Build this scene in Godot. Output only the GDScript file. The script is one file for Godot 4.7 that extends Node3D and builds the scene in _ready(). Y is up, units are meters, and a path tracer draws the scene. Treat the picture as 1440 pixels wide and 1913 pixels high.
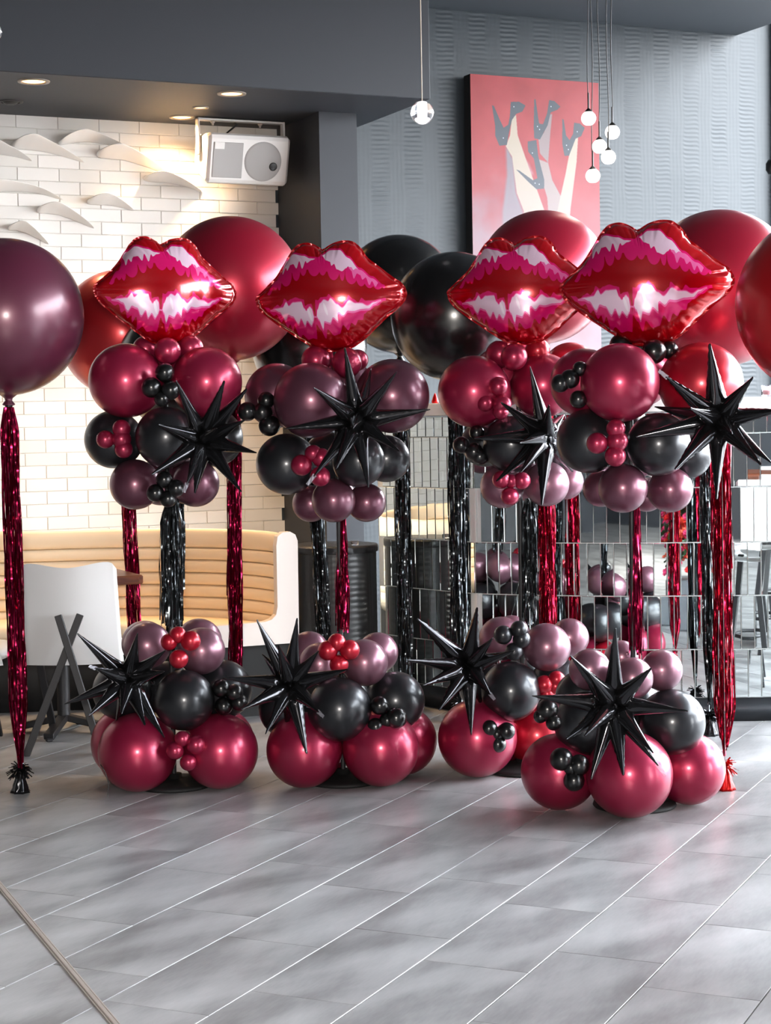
extends Node3D
# A balloon-decorated lounge. World axes: y up, metres. The room stands turned to the camera: its own axes are
# ROOM.x along the back wall (to the right), ROOM.z from the back wall towards the camera's side.

var ROOM := Transform3D(Basis(Vector3(0.90996, 0, -0.41469), Vector3.UP, Vector3(0.41469, 0, 0.90996)), Vector3(-0.3, 0, -11.0))
var M := {}
var rng := RandomNumberGenerator.new()
var used := {}
var BALL: ArrayMesh
var BALL_SMALL: ArrayMesh

# ---------------------------------------------------------------- mesh collector
class MB:
	var v := PackedVector3Array()
	var n := PackedVector3Array()
	var t := PackedVector2Array()
	var idx := PackedInt32Array()

	func tri(a: Vector3, b: Vector3, c: Vector3, hint: Vector3) -> void:
		var nn := (c - a).cross(b - a)
		if nn.length_squared() < 1e-18:
			return
		if nn.dot(hint) < 0.0:
			var s := b
			b = c
			c = s
			nn = -nn
		nn = nn.normalized()
		var i := v.size()
		for p in [a, b, c]:
			v.append(p)
			n.append(nn)
			t.append(Vector2(p.x + p.z * 0.37, -p.y + p.z * 0.61))
		idx.append_array(PackedInt32Array([i, i + 1, i + 2]))

	func quad(a: Vector3, b: Vector3, c: Vector3, d: Vector3, hint: Vector3) -> void:
		tri(a, b, c, hint)
		tri(a, c, d, hint)

	# a quad with texture coordinates
	func uvquad(p: Array, uv: Array, hint: Vector3) -> void:
		var nn: Vector3 = (p[2] - p[0]).cross(p[1] - p[0])
		var turn := nn.dot(hint) < 0.0
		if turn:
			nn = -nn
		nn = nn.normalized()
		var i := v.size()
		for k in 4:
			v.append(p[k])
			n.append(nn)
			t.append(uv[k])
		idx.append_array(PackedInt32Array([i, i + 2, i + 1, i, i + 3, i + 2] if turn else [i, i + 1, i + 2, i, i + 2, i + 3]))

	# smooth sheet through rows of points; closed ones are turned outwards, open ones towards hint
	func grid(rows: Array, wrap := false, hint := Vector3.ZERO, uvs: Array = []) -> void:
		var h := rows.size()
		var w: int = rows[0].size()
		var base := v.size()
		var pos := PackedVector3Array()
		for r in rows:
			pos.append_array(r)
		var mid := Vector3.ZERO
		for p in pos:
			mid += p
		mid /= pos.size()
		var f := PackedInt32Array()
		var cols := w if wrap else w - 1
		for j in h - 1:
			for i in cols:
				var a := j * w + i
				var b := j * w + (i + 1) % w
				var c := a + w
				var d := b + w
				f.append_array(PackedInt32Array([a, c, b, b, c, d]))
		var acc := PackedVector3Array()
		acc.resize(pos.size())
		var side := 0.0
		for k in range(0, f.size(), 3):
			var a := pos[f[k]]
			var b := pos[f[k + 1]]
			var c := pos[f[k + 2]]
			var nn := (c - a).cross(b - a)
			acc[f[k]] += nn
			acc[f[k + 1]] += nn
			acc[f[k + 2]] += nn
			side += nn.dot(hint if hint != Vector3.ZERO else (a + b + c) / 3.0 - mid)
		# rings that shrink to one point share one normal
		for j in [0, h - 1]:
			var p0 := pos[j * w]
			var same := true
			var s := Vector3.ZERO
			for i in w:
				same = same and pos[j * w + i].distance_squared_to(p0) < 1e-12
				s += acc[j * w + i]
			if same:
				for i in w:
					acc[j * w + i] = s
		var sg := 1.0 if side >= 0.0 else -1.0
		for k in pos.size():
			v.append(pos[k])
			n.append((acc[k] * sg).normalized() if acc[k].length_squared() > 1e-22 else Vector3.UP)
			t.append(uvs[k / w][k % w] if uvs.size() else Vector2(float(k % w) / (w - 1), float(k / w) / (h - 1)))
		for k in range(0, f.size(), 3):
			if sg > 0:
				idx.append_array(PackedInt32Array([base + f[k], base + f[k + 1], base + f[k + 2]]))
			else:
				idx.append_array(PackedInt32Array([base + f[k], base + f[k + 2], base + f[k + 1]]))

	# box with chamfered edges
	func box(c: Vector3, s: Vector3, bev := 0.0, b := Basis()) -> void:
		var hs := s * 0.5
		bev = minf(bev, minf(hs.x, minf(hs.y, hs.z)) * 0.9)
		for ax in 3:
			for sg in [-1.0, 1.0]:
				var q := (ax + 1) % 3
				var r := (ax + 2) % 3
				var corner := func(sq: float, sr: float) -> Vector3:
					var p := Vector3.ZERO
					p[ax] = sg * hs[ax]
					p[q] = sq * (hs[q] - bev)
					p[r] = sr * (hs[r] - bev)
					return c + b * p
				var hint := Vector3.ZERO
				hint[ax] = sg
				quad(corner.call(-1, -1), corner.call(1, -1), corner.call(1, 1), corner.call(-1, 1), b * hint)
		if bev <= 0.0:
			return
		for ax in 3:   # edges along ax
			var q := (ax + 1) % 3
			var r := (ax + 2) % 3
			for sq in [-1.0, 1.0]:
				for sr in [-1.0, 1.0]:
					var e := []
					for k in 4:
						var p := Vector3.ZERO
						p[ax] = (hs[ax] - bev) * (-1.0 if k in [0, 3] else 1.0)
						p[q] = sq * (hs[q] if k < 2 else hs[q] - bev)
						p[r] = sr * (hs[r] - bev if k < 2 else hs[r])
						e.append(c + b * p)
					var hint := Vector3.ZERO
					hint[q] = sq
					hint[r] = sr
					quad(e[0], e[1], e[2], e[3], b * hint)
		for sx in [-1.0, 1.0]:
			for sy in [-1.0, 1.0]:
				for sz in [-1.0, 1.0]:
					var g := Vector3(sx, sy, sz)
					var e := []
					for k in 3:
						var p := (hs - Vector3.ONE * bev) * g
						p[k] = hs[k] * g[k]
						e.append(c + b * p)
					tri(e[0], e[1], e[2], b * g)

	# bar between two points with a rectangular section
	func bar(a: Vector3, z: Vector3, wide: float, deep: float, side: Vector3, bev := 0.002) -> void:
		var y := (z - a).normalized()
		var x := (side - y * side.dot(y)).normalized()
		box((a + z) * 0.5, Vector3(wide, a.distance_to(z), deep), bev, Basis(x, y, x.cross(y)))

	func tube(path: Array, radii: Array, sides := 10) -> void:
		var rows := []
		var x := Vector3.RIGHT
		for k in path.size():
			var y: Vector3 = (path[mini(k + 1, path.size() - 1)] - path[maxi(k - 1, 0)]).normalized()
			if absf(x.dot(y)) > 0.9:
				x = Vector3.BACK
			x = (x - y * x.dot(y)).normalized()
			var zz := x.cross(y)
			var ring := PackedVector3Array()
			for s in sides:
				var a := TAU * s / sides
				ring.append(path[k] + (x * cos(a) + zz * sin(a)) * radii[k])
			rows.append(ring)
		var first := PackedVector3Array()
		var last := PackedVector3Array()
		for s in sides:
			first.append(path[0])
			last.append(path[path.size() - 1])
		rows.push_front(first)
		rows.push_back(last)
		grid(rows, true)

	# profile of (radius, height) turned round the y axis
	func lathe(prof: Array, segs := 32, tr := Transform3D()) -> void:
		var rows := []
		for p in prof:
			var ring := PackedVector3Array()
			for s in segs:
				var a := TAU * s / segs
				ring.append(tr * Vector3(cos(a) * p[0], p[1], sin(a) * p[0]))
			rows.append(ring)
		grid(rows, true)

	# outline in the xy plane extruded along z by depth, with a chamfer on the front and back edge
	func prism(poly: PackedVector2Array, depth: float, tr := Transform3D(), bev := 0.0) -> void:
		var inner := poly
		if bev > 0.0:
			var off := Geometry2D.offset_polygon(poly, -bev)
			if off.size() == 1 and off[0].size() == poly.size():
				# keep vertex order aligned with the outer outline
				var best := 0
				for k in off[0].size():
					if off[0][k].distance_squared_to(poly[0]) < off[0][best].distance_squared_to(poly[0]):
						best = k
				inner = PackedVector2Array()
				for k in off[0].size():
					inner.append(off[0][(best + k) % off[0].size()])
			else:
				bev = 0.0
		var mid := Vector2.ZERO
		for p in poly:
			mid += p / poly.size()
		var tris := Geometry2D.triangulate_polygon(inner)
		for sg in [-1.0, 1.0]:
			var z: float = sg * depth * 0.5
			for k in range(0, tris.size(), 3):
				var a := inner[tris[k]]
				var b := inner[tris[k + 1]]
				var c := inner[tris[k + 2]]
				tri(tr * Vector3(a.x, a.y, z), tr * Vector3(b.x, b.y, z), tr * Vector3(c.x, c.y, z), tr.basis * Vector3(0, 0, sg))
		var ccw := not Geometry2D.is_polygon_clockwise(poly)
		for k in poly.size():
			var j := (k + 1) % poly.size()
			var e := poly[j] - poly[k]
			var o := Vector2(e.y, -e.x) * (1.0 if ccw else -1.0)
			var hint := tr.basis * Vector3(o.x, o.y, 0)
			var zf := depth * 0.5 - bev
			quad(tr * Vector3(poly[k].x, poly[k].y, -zf), tr * Vector3(poly[j].x, poly[j].y, -zf), tr * Vector3(poly[j].x, poly[j].y, zf), tr * Vector3(poly[k].x, poly[k].y, zf), hint)
			if bev > 0.0:
				for sg in [-1.0, 1.0]:
					quad(tr * Vector3(poly[k].x, poly[k].y, sg * zf), tr * Vector3(poly[j].x, poly[j].y, sg * zf), tr * Vector3(inner[j].x, inner[j].y, sg * depth * 0.5), tr * Vector3(inner[k].x, inner[k].y, sg * depth * 0.5), hint + tr.basis * Vector3(0, 0, sg) * hint.length())

	func mesh() -> ArrayMesh:
		var a := []
		a.resize(Mesh.ARRAY_MAX)
		a[Mesh.ARRAY_VERTEX] = v
		a[Mesh.ARRAY_NORMAL] = n
		a[Mesh.ARRAY_TEX_UV] = t
		a[Mesh.ARRAY_INDEX] = idx
		var m := ArrayMesh.new()
		m.add_surface_from_arrays(Mesh.PRIMITIVE_TRIANGLES, a)
		return m

# ---------------------------------------------------------------- naming and tagging
func numbered(called: String) -> String:
	var k: int = used.get(called, 0)
	used[called] = k + 1
	return called if k == 0 else "%s_%03d" % [called, k]

func tag(o: Node3D, label: String, category: String, group := "") -> Node3D:
	o.set_meta("label", label)
	o.set_meta("category", category)
	if group:
		o.set_meta("group", group)
	return o

func thing(called: String, label: String, category: String, at := Transform3D(), group := "") -> Node3D:
	var o := Node3D.new()
	o.name = numbered(called)
	add_child(o)
	o.transform = at
	return tag(o, label, category, group)

func part(called: String, mesh: Mesh, mat: Material, parent: Node3D, at := Transform3D()) -> MeshInstance3D:
	var o := MeshInstance3D.new()
	if parent == self:
		o.name = numbered(called)
	else:
		var k: int = parent.get_meta("count_" + called, 0)
		parent.set_meta("count_" + called, k + 1)
		o.name = called if k == 0 else "%s_%03d" % [called, k]
	o.mesh = mesh
	o.material_override = mat
	o.transform = at
	parent.add_child(o, true)
	return o

func struct(called: String, mesh: Mesh, mat: Material, at := Transform3D()) -> MeshInstance3D:
	var o := part(called, mesh, mat, self, at)
	o.set_meta("kind", "structure")
	return o

func stuff(o: Node3D) -> Node3D:
	o.set_meta("kind", "stuff")
	return o

func mat(called: String, c: Color, rough := 0.5, metal := 0.0, spec := 0.5) -> StandardMaterial3D:
	var m := StandardMaterial3D.new()
	m.resource_name = called
	m.albedo_color = c
	m.roughness = rough
	m.metallic = metal
	m.metallic_specular = spec
	M[called] = m
	return m

func room(u: float, y: float, n: float) -> Vector3:
	return ROOM * Vector3(u, y, n)

# ---------------------------------------------------------------- textures
func curve_at(p: PackedVector2Array, x: float) -> float:
	for k in p.size() - 1:
		if x <= p[k + 1].x:
			var f := clampf((x - p[k].x) / maxf(p[k + 1].x - p[k].x, 1e-4), 0.0, 1.0)
			return lerpf(p[k].y, p[k + 1].y, f * f * (3.0 - 2.0 * f))
	return p[p.size() - 1].y

func noise(freq: float, octaves := 4, seed_ := 1) -> FastNoiseLite:
	var f := FastNoiseLite.new()
	f.seed = seed_
	f.noise_type = FastNoiseLite.TYPE_SIMPLEX_SMOOTH
	f.frequency = freq
	f.fractal_octaves = octaves
	return f

# the print of the lips balloons: pink bands with drips, white brush marks, on red
func lips_print() -> ImageTexture:
	var w := 1024
	var h := 832
	var im := Image.create(w, h, false, Image.FORMAT_RGB8)
	var red := Color(0.64, 0.0, 0.05)
	var pink := Color(0.86, 0.07, 0.42)
	var soft := Color(0.93, 0.42, 0.66)
	var white := Color(0.93, 0.80, 0.88)
	im.fill(red)
	var band_top := PackedVector2Array([Vector2(128, 520), Vector2(230, 390), Vector2(330, 190), Vector2(400, 138), Vector2(500, 158), Vector2(560, 183), Vector2(635, 188), Vector2(660, 158), Vector2(740, 108), Vector2(820, 108), Vector2(900, 180), Vector2(1000, 285), Vector2(1100, 358), Vector2(1200, 432), Vector2(1218, 458)])
	var gaps := PackedVector2Array([Vector2(128, 512), Vector2(240, 440), Vector2(390, 325), Vector2(540, 300), Vector2(700, 322), Vector2(880, 312), Vector2(1000, 405), Vector2(1218, 448)])
	var lobes := [[165, 38, 518], [232, 28, 474], [268, 22, 478], [335, 55, 446], [432, 38, 400], [498, 34, 356], [598, 58, 362], [675, 38, 356], [772, 54, 398], [846, 24, 405], [926, 54, 434], [1008, 44, 452], [1080, 50, 467], [1150, 52, 478], [1200, 22, 468]]
	var band_low := PackedVector2Array()
	for k in 546:
		var x := 128.0 + k * 2.0
		var y := curve_at(gaps, x)
		for l in lobes:
			var u: float = (x - l[0]) / l[1]
			if absf(u) < 1.0:
				y = maxf(y, l[2] - 95.0 * (1.0 - sqrt(1.0 - u * u)))
		band_low.append(Vector2(x, y))
	var upper_white := PackedVector2Array([Vector2(298, 335), Vector2(330, 275), Vector2(344, 302), Vector2(372, 252), Vector2(402, 246), Vector2(434, 286), Vector2(460, 222), Vector2(488, 290), Vector2(520, 222), Vector2(530, 240), Vector2(575, 215), Vector2(625, 196), Vector2(632, 190), Vector2(655, 165), Vector2(668, 178), Vector2(705, 220), Vector2(740, 232), Vector2(752, 268), Vector2(776, 252), Vector2(800, 302), Vector2(845, 318), Vector2(880, 292), Vector2(898, 276), Vector2(912, 298), Vector2(926, 315), Vector2(946, 384), Vector2(975, 338), Vector2(1000, 350), Vector2(1020, 392), Vector2(1048, 372), Vector2(1078, 440), Vector2(1100, 404), Vector2(1130, 455), Vector2(1150, 425)])
	var low_top := PackedVector2Array([Vector2(112, 625), Vector2(150, 628), Vector2(182, 652), Vector2(215, 622), Vector2(245, 606), Vector2(268, 622), Vector2(292, 600), Vector2(312, 554), Vector2(345, 576), Vector2(372, 560), Vector2(420, 545), Vector2(466, 560), Vector2(494, 566), Vector2(502, 622), Vector2(530, 608), Vector2(560, 604), Vector2(578, 668), Vector2(590, 760), Vector2(598, 570), Vector2(622, 574), Vector2(650, 548), Vector2(700, 544), Vector2(720, 520), Vector2(752, 548), Vector2(790, 592), Vector2(832, 606), Vector2(876, 572), Vector2(890, 530), Vector2(932, 562), Vector2(975, 592), Vector2(1005, 553), Vector2(1040, 577), Vector2(1100, 575), Vector2(1170, 555), Vector2(1208, 550), Vector2(1215, 572)])
	var low_low := PackedVector2Array([Vector2(112, 630), Vector2(150, 668), Vector2(200, 702), Vector2(225, 690), Vector2(262, 760), Vector2(285, 740), Vector2(320, 806), Vector2(345, 780), Vector2(362, 840), Vector2(384, 792), Vector2(420, 905), Vector2(450, 872), Vector2(500, 915), Vector2(545, 905), Vector2(580, 912), Vector2(592, 785), Vector2(625, 832), Vector2(664, 908), Vector2(688, 828), Vector2(740, 882), Vector2(790, 868), Vector2(828, 790), Vector2(868, 836), Vector2(902, 772), Vector2(932, 792), Vector2(965, 745), Vector2(1000, 745), Vector2(1020, 692), Vector2(1060, 664), Vector2(1130, 622), Vector2(1200, 576), Vector2(1215, 573)])
	var lw_top := PackedVector2Array([Vector2(168, 656), Vector2(230, 642), Vector2(290, 634), Vector2(330, 588), Vector2(350, 622), Vector2(395, 592), Vector2(470, 588), Vector2(492, 645), Vector2(510, 668), Vector2(545, 632), Vector2(562, 650), Vector2(576, 720), Vector2(600, 720), Vector2(612, 660), Vector2(640, 602), Vector2(676, 572), Vector2(712, 585), Vector2(735, 560), Vector2(790, 612), Vector2(832, 642), Vector2(900, 578), Vector2(950, 602), Vector2(1000, 602), Vector2(1050, 622), Vector2(1110, 592), Vector2(1172, 574)])
	var lw_low := PackedVector2Array([Vector2(168, 658), Vector2(215, 662), Vector2(258, 682), Vector2(310, 752), Vector2(338, 708), Vector2(380, 722), Vector2(426, 788), Vector2(456, 742), Vector2(486, 802), Vector2(510, 762), Vector2(546, 802), Vector2(566, 768), Vector2(576, 722), Vector2(600, 722), Vector2(618, 752), Vector2(650, 834), Vector2(666, 768), Vector2(716, 782), Vector2(746, 735), Vector2(788, 768), Vector2(776, 715), Vector2(800, 690), Vector2(838, 718), Vector2(880, 678), Vector2(920, 682), Vector2(1000, 662), Vector2(1060, 656), Vector2(1110, 612), Vector2(1172, 577)])
	for px in w:
		var ux := (px + 0.5) / w * 2.1 - 1.05
		var cx := ux * 668.0 + 707.0
		var lean := ux * 0.052 * 668.0   # the photograph's balloon leans a little
		var row := func(cy: float) -> int:
			var uy := (535.0 - cy - lean) / 668.0
			return int((0.86 - uy) / 1.7 * h)
		var run := func(a: float, b: float, c: Color) -> void:
			var ya: int = row.call(a)
			var yb: int = row.call(b)
			if yb > ya:
				im.fill_rect(Rect2i(px, ya, 1, yb - ya), c)
		if cx > 128 and cx < 1218:
			var top := curve_at(band_top, cx)
			run.call(top, curve_at(band_low, cx), pink)
			if cx > 298 and cx < 1150:
				var wt := top + (16.0 if cx < 900 else 20.0)
				var wl := curve_at(upper_white, cx)
				run.call(wt, wl, soft)
				run.call(wt, lerpf(wt, wl, clampf((985.0 - cx) / 90.0, 0.0, 1.0)), white)
		if cx > 112 and cx < 1215:
			run.call(curve_at(low_top, cx), curve_at(low_low, cx), pink)
			if cx > 168 and cx < 1172:
				run.call(curve_at(lw_top, cx) - 8.0, curve_at(lw_low, cx) + 5.0, soft)
				run.call(curve_at(lw_top, cx), curve_at(lw_low, cx) - 12.0, white)
	# two long white glints in the lower lip
	for g in [Vector2(685, 650), Vector2(540, 690)]:
		for k in 60:
			var f := k / 59.0 * 2.0 - 1.0
			var hw := 12.0 * sqrt(1.0 - f * f)
			var cx: float = g.x + f * 14.0
			var x0 := int(((cx - hw - 707.0) / 668.0 + 1.05) / 2.1 * w)
			var x1 := int(((cx + hw - 707.0) / 668.0 + 1.05) / 2.1 * w)
			im.fill_rect(Rect2i(x0, int((0.86 - (535.0 - g.y - f * 55.0) / 668.0) / 1.7 * h), maxi(1, x1 - x0), 2), Color(0.97, 0.9, 0.95))
	return ImageTexture.create_from_image(im)

func fill_poly(im: Image, pts: PackedVector2Array, c: Color) -> void:
	var lo := im.get_height()
	var hi := 0
	for p in pts:
		lo = mini(lo, int(p.y))
		hi = maxi(hi, int(p.y) + 1)
	for y in range(maxi(lo, 0), mini(hi, im.get_height())):
		var xs := []
		for k in pts.size():
			var a := pts[k]
			var b := pts[(k + 1) % pts.size()]
			var yy := y + 0.5
			if (a.y <= yy) != (b.y <= yy):
				xs.append(a.x + (yy - a.y) / (b.y - a.y) * (b.x - a.x))
		xs.sort()
		for k in range(0, xs.size() - 1, 2):
			im.fill_rect(Rect2i(int(xs[k]), y, maxi(1, int(xs[k + 1]) - int(xs[k])), 1), c)

# the canvas: four bare legs in dark high heels, upside down on a red ground
func legs_print() -> ImageTexture:
	var w := 496
	var h := 900
	var im := Image.create(w, h, false, Image.FORMAT_RGB8)
	var nz := noise(0.006, 3, 5)
	var red := Color(0.47, 0.09, 0.108)
	var mist := Color(0.42, 0.405, 0.44)
	for y in h:
		for x in w:
			var f := smoothstep(0.40, 0.75, float(y) / h + 0.14 * nz.get_noise_2d(x, y) + (0.08 if x < w / 2 else -0.18))
			im.set_pixel(x, y, red.lerp(Color(0.52, 0.13, 0.145), 0.5 + 0.8 * nz.get_noise_2d(x + 900, y)).lerp(mist, f * 0.75))
	var s := func(list: Array) -> PackedVector2Array:
		var out := PackedVector2Array()
		for p in list:
			var x: float = p[0]
			var y: float = p[1]
			out.append(Vector2((x - 95.0 - (y - 40.0) * 0.013) / 1240.0 * w, (y - 40.0 - 0.069 * (x - 95.0)) / 2440.0 * h))
		return out
	fill_poly(im, s.call([[430, 640], [500, 760], [530, 1050], [640, 1340], [700, 1500], [400, 1560], [400, 1200], [440, 900]]), Color(0.38, 0.33, 0.36))
	fill_poly(im, s.call([[560, 690], [650, 800], [700, 900], [620, 900], [560, 820]]), Color(0.52, 0.31, 0.33))
	for blur in 3:
		im.resize(w / 6, h / 6, Image.INTERPOLATE_LANCZOS)
		im.resize(w, h, Image.INTERPOLATE_CUBIC)
	var skin := Color(0.56, 0.51, 0.45)
	var dim := Color(0.43, 0.37, 0.37)
	fill_poly(im, s.call([[850, 390], [880, 385], [862, 540], [840, 800], [760, 720], [745, 600], [800, 540]]), dim)
	fill_poly(im, s.call([[725, 760], [840, 800], [880, 950], [970, 1100], [930, 1500], [860, 1500], [830, 1100], [780, 950]]), dim.lerp(skin, 0.35))
	fill_poly(im, s.call([[490, 400], [530, 390], [545, 560], [600, 700], [650, 830], [720, 1000], [800, 1200], [850, 1500], [680, 1500], [600, 1200], [535, 1050], [510, 880], [490, 740], [430, 650], [470, 560]]), skin)
	fill_poly(im, s.call([[1090, 600], [1135, 590], [1120, 800], [1090, 1000], [1060, 1200], [1030, 1500], [870, 1500], [950, 1130], [1010, 900], [1040, 760]]), skin)
	fill_poly(im, s.call([[600, 1220], [650, 1210], [740, 1500], [690, 1500]]), dim.lerp(skin, 0.5))
	im.resize(w / 3, h / 3, Image.INTERPOLATE_LANCZOS)
	im.resize(w, h, Image.INTERPOLATE_CUBIC)
	var shoe := Color(0.16, 0.19, 0.22)
	fill_poly(im, s.call([[300, 305], [318, 310], [370, 420], [410, 495], [455, 470], [470, 400], [480, 278], [560, 278], [620, 310], [590, 360], [530, 380], [490, 430], [460, 540], [440, 640], [370, 645], [330, 560], [330, 480]]), shoe)
	fill_poly(im, s.call([[705, 260], [718, 260], [740, 400], [752, 465], [790, 472], [830, 380], [850, 268], [900, 275], [960, 325], [930, 350], [865, 372], [835, 480], [760, 600], [705, 590], [700, 500]]), shoe)
	fill_poly(im, s.call([[980, 430], [992, 435], [1015, 570], [1050, 612], [1085, 560], [1095, 465], [1150, 470], [1200, 510], [1165, 580], [1110, 600], [1045, 745], [1000, 745], [978, 640]]), shoe)
	fill_poly(im, s.call([[530, 850], [560, 860], [690, 945], [735, 930], [700, 760], [645, 700], [640, 615], [725, 605], [742, 740], [800, 940], [800, 1020], [725, 1022], [650, 960]]), shoe)
	for g in [[508, 320], [405, 580], [868, 322], [735, 490], [756, 515], [1125, 540], [1020, 655], [1036, 692], [686, 715], [750, 980], [712, 970]]:
		var p: Vector2 = s.call([g])[0]
		im.fill_rect(Rect2i(int(p.x) - 1, int(p.y) - 1, 3, 3), Color(0.75, 0.78, 0.8))
	im.resize(w / 2, h / 2, Image.INTERPOLATE_LANCZOS)
	im.resize(w, h, Image.INTERPOLATE_CUBIC)
	for y in h:
		for x in w:   # thin milky glaze, thicker towards the foot
			im.set_pixel(x, y, im.get_pixel(x, y).lerp(Color(0.50, 0.47, 0.50), 0.12 + 0.34 * smoothstep(0.15, 0.62, float(y) / h)))
	return ImageTexture.create_from_image(im)

# embossed hide: upright bands of wavy ridges, plain between them
func hide_relief(side: int, bands: float, ridges: float) -> ImageTexture:
	var im := Image.create(side, side, false, Image.FORMAT_RGB8)
	var nz := noise(0.006, 3, 11)
	var fine := noise(0.02, 2, 12)
	for y in side:
		for x in side:
			var fx := float(x) / side
			var fy := float(y) / side
			var a := lerpf(lerpf(nz.get_noise_2d(x, y), nz.get_noise_2d(x - side, y), fx), lerpf(nz.get_noise_2d(x, y - side), nz.get_noise_2d(x - side, y - side), fx), fy)
			var b := a
			var band := smoothstep(-0.25, 0.35, cos(TAU * bands * x / side + b * 0.7))
			var wave := sin(TAU * (ridges * y / side + a * 0.35 + 0.06 * sin(TAU * bands * 2.0 * x / side)))
			var cross := sin(TAU * (bands * 8.0 * x / side + a * 0.5))
			var v := 0.5 + 0.36 * wave * band * (0.6 + 0.8 * a) + 0.045 * cross * (1.0 - band) + 0.03 * wave * (1.0 - band) + 0.10 * fine.get_noise_2d(x, y)
			im.set_pixel(x, y, Color(v, v, v))
	return ImageTexture.create_from_image(im)

# cloudy cement: blotches drawn out along the tile
func cement() -> ImageTexture:
	var side := 768
	var im := Image.create(side, side, false, Image.FORMAT_RGB8)
	var a := noise(0.007, 4, 21)
	var b := noise(0.05, 3, 22)
	for y in side:
		for x in side:
			var v := 0.585 + 0.145 * a.get_noise_2d(x * 0.5 + y * 0.3, y * 0.34) + 0.045 * a.get_noise_2d(x * 1.6 + 500 - y * 0.5, y * 0.7) + 0.02 * b.get_noise_2d(x * 2.0, y * 0.6)
			v = 0.595 - (0.595 - v) * (1.25 if v < 0.59 else 0.7)
			im.set_pixel(x, y, Color(v, v * 1.0, v * 1.005))
	return ImageTexture.create_from_image(im)

func wood() -> ImageTexture:
	var im := Image.create(256, 256, false, Image.FORMAT_RGB8)
	var a := noise(0.02, 4, 31)
	for y in 256:
		for x in 256:
			var v := 0.5 + 0.5 * sin(TAU * (y * 0.05 + 0.8 * a.get_noise_2d(x * 0.25, y * 1.6)))
			im.set_pixel(x, y, Color(0.30, 0.14, 0.07).lerp(Color(0.46, 0.24, 0.13), v * 0.7))
	return ImageTexture.create_from_image(im)

# ---------------------------------------------------------------- materials
func pearl(called: String, c: Color, metal: float, rough: float) -> void:
	var m := mat(called, c, rough, metal, 0.5)
	m.clearcoat_enabled = true
	m.clearcoat = 0.55
	m.clearcoat_roughness = 0.20

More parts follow.
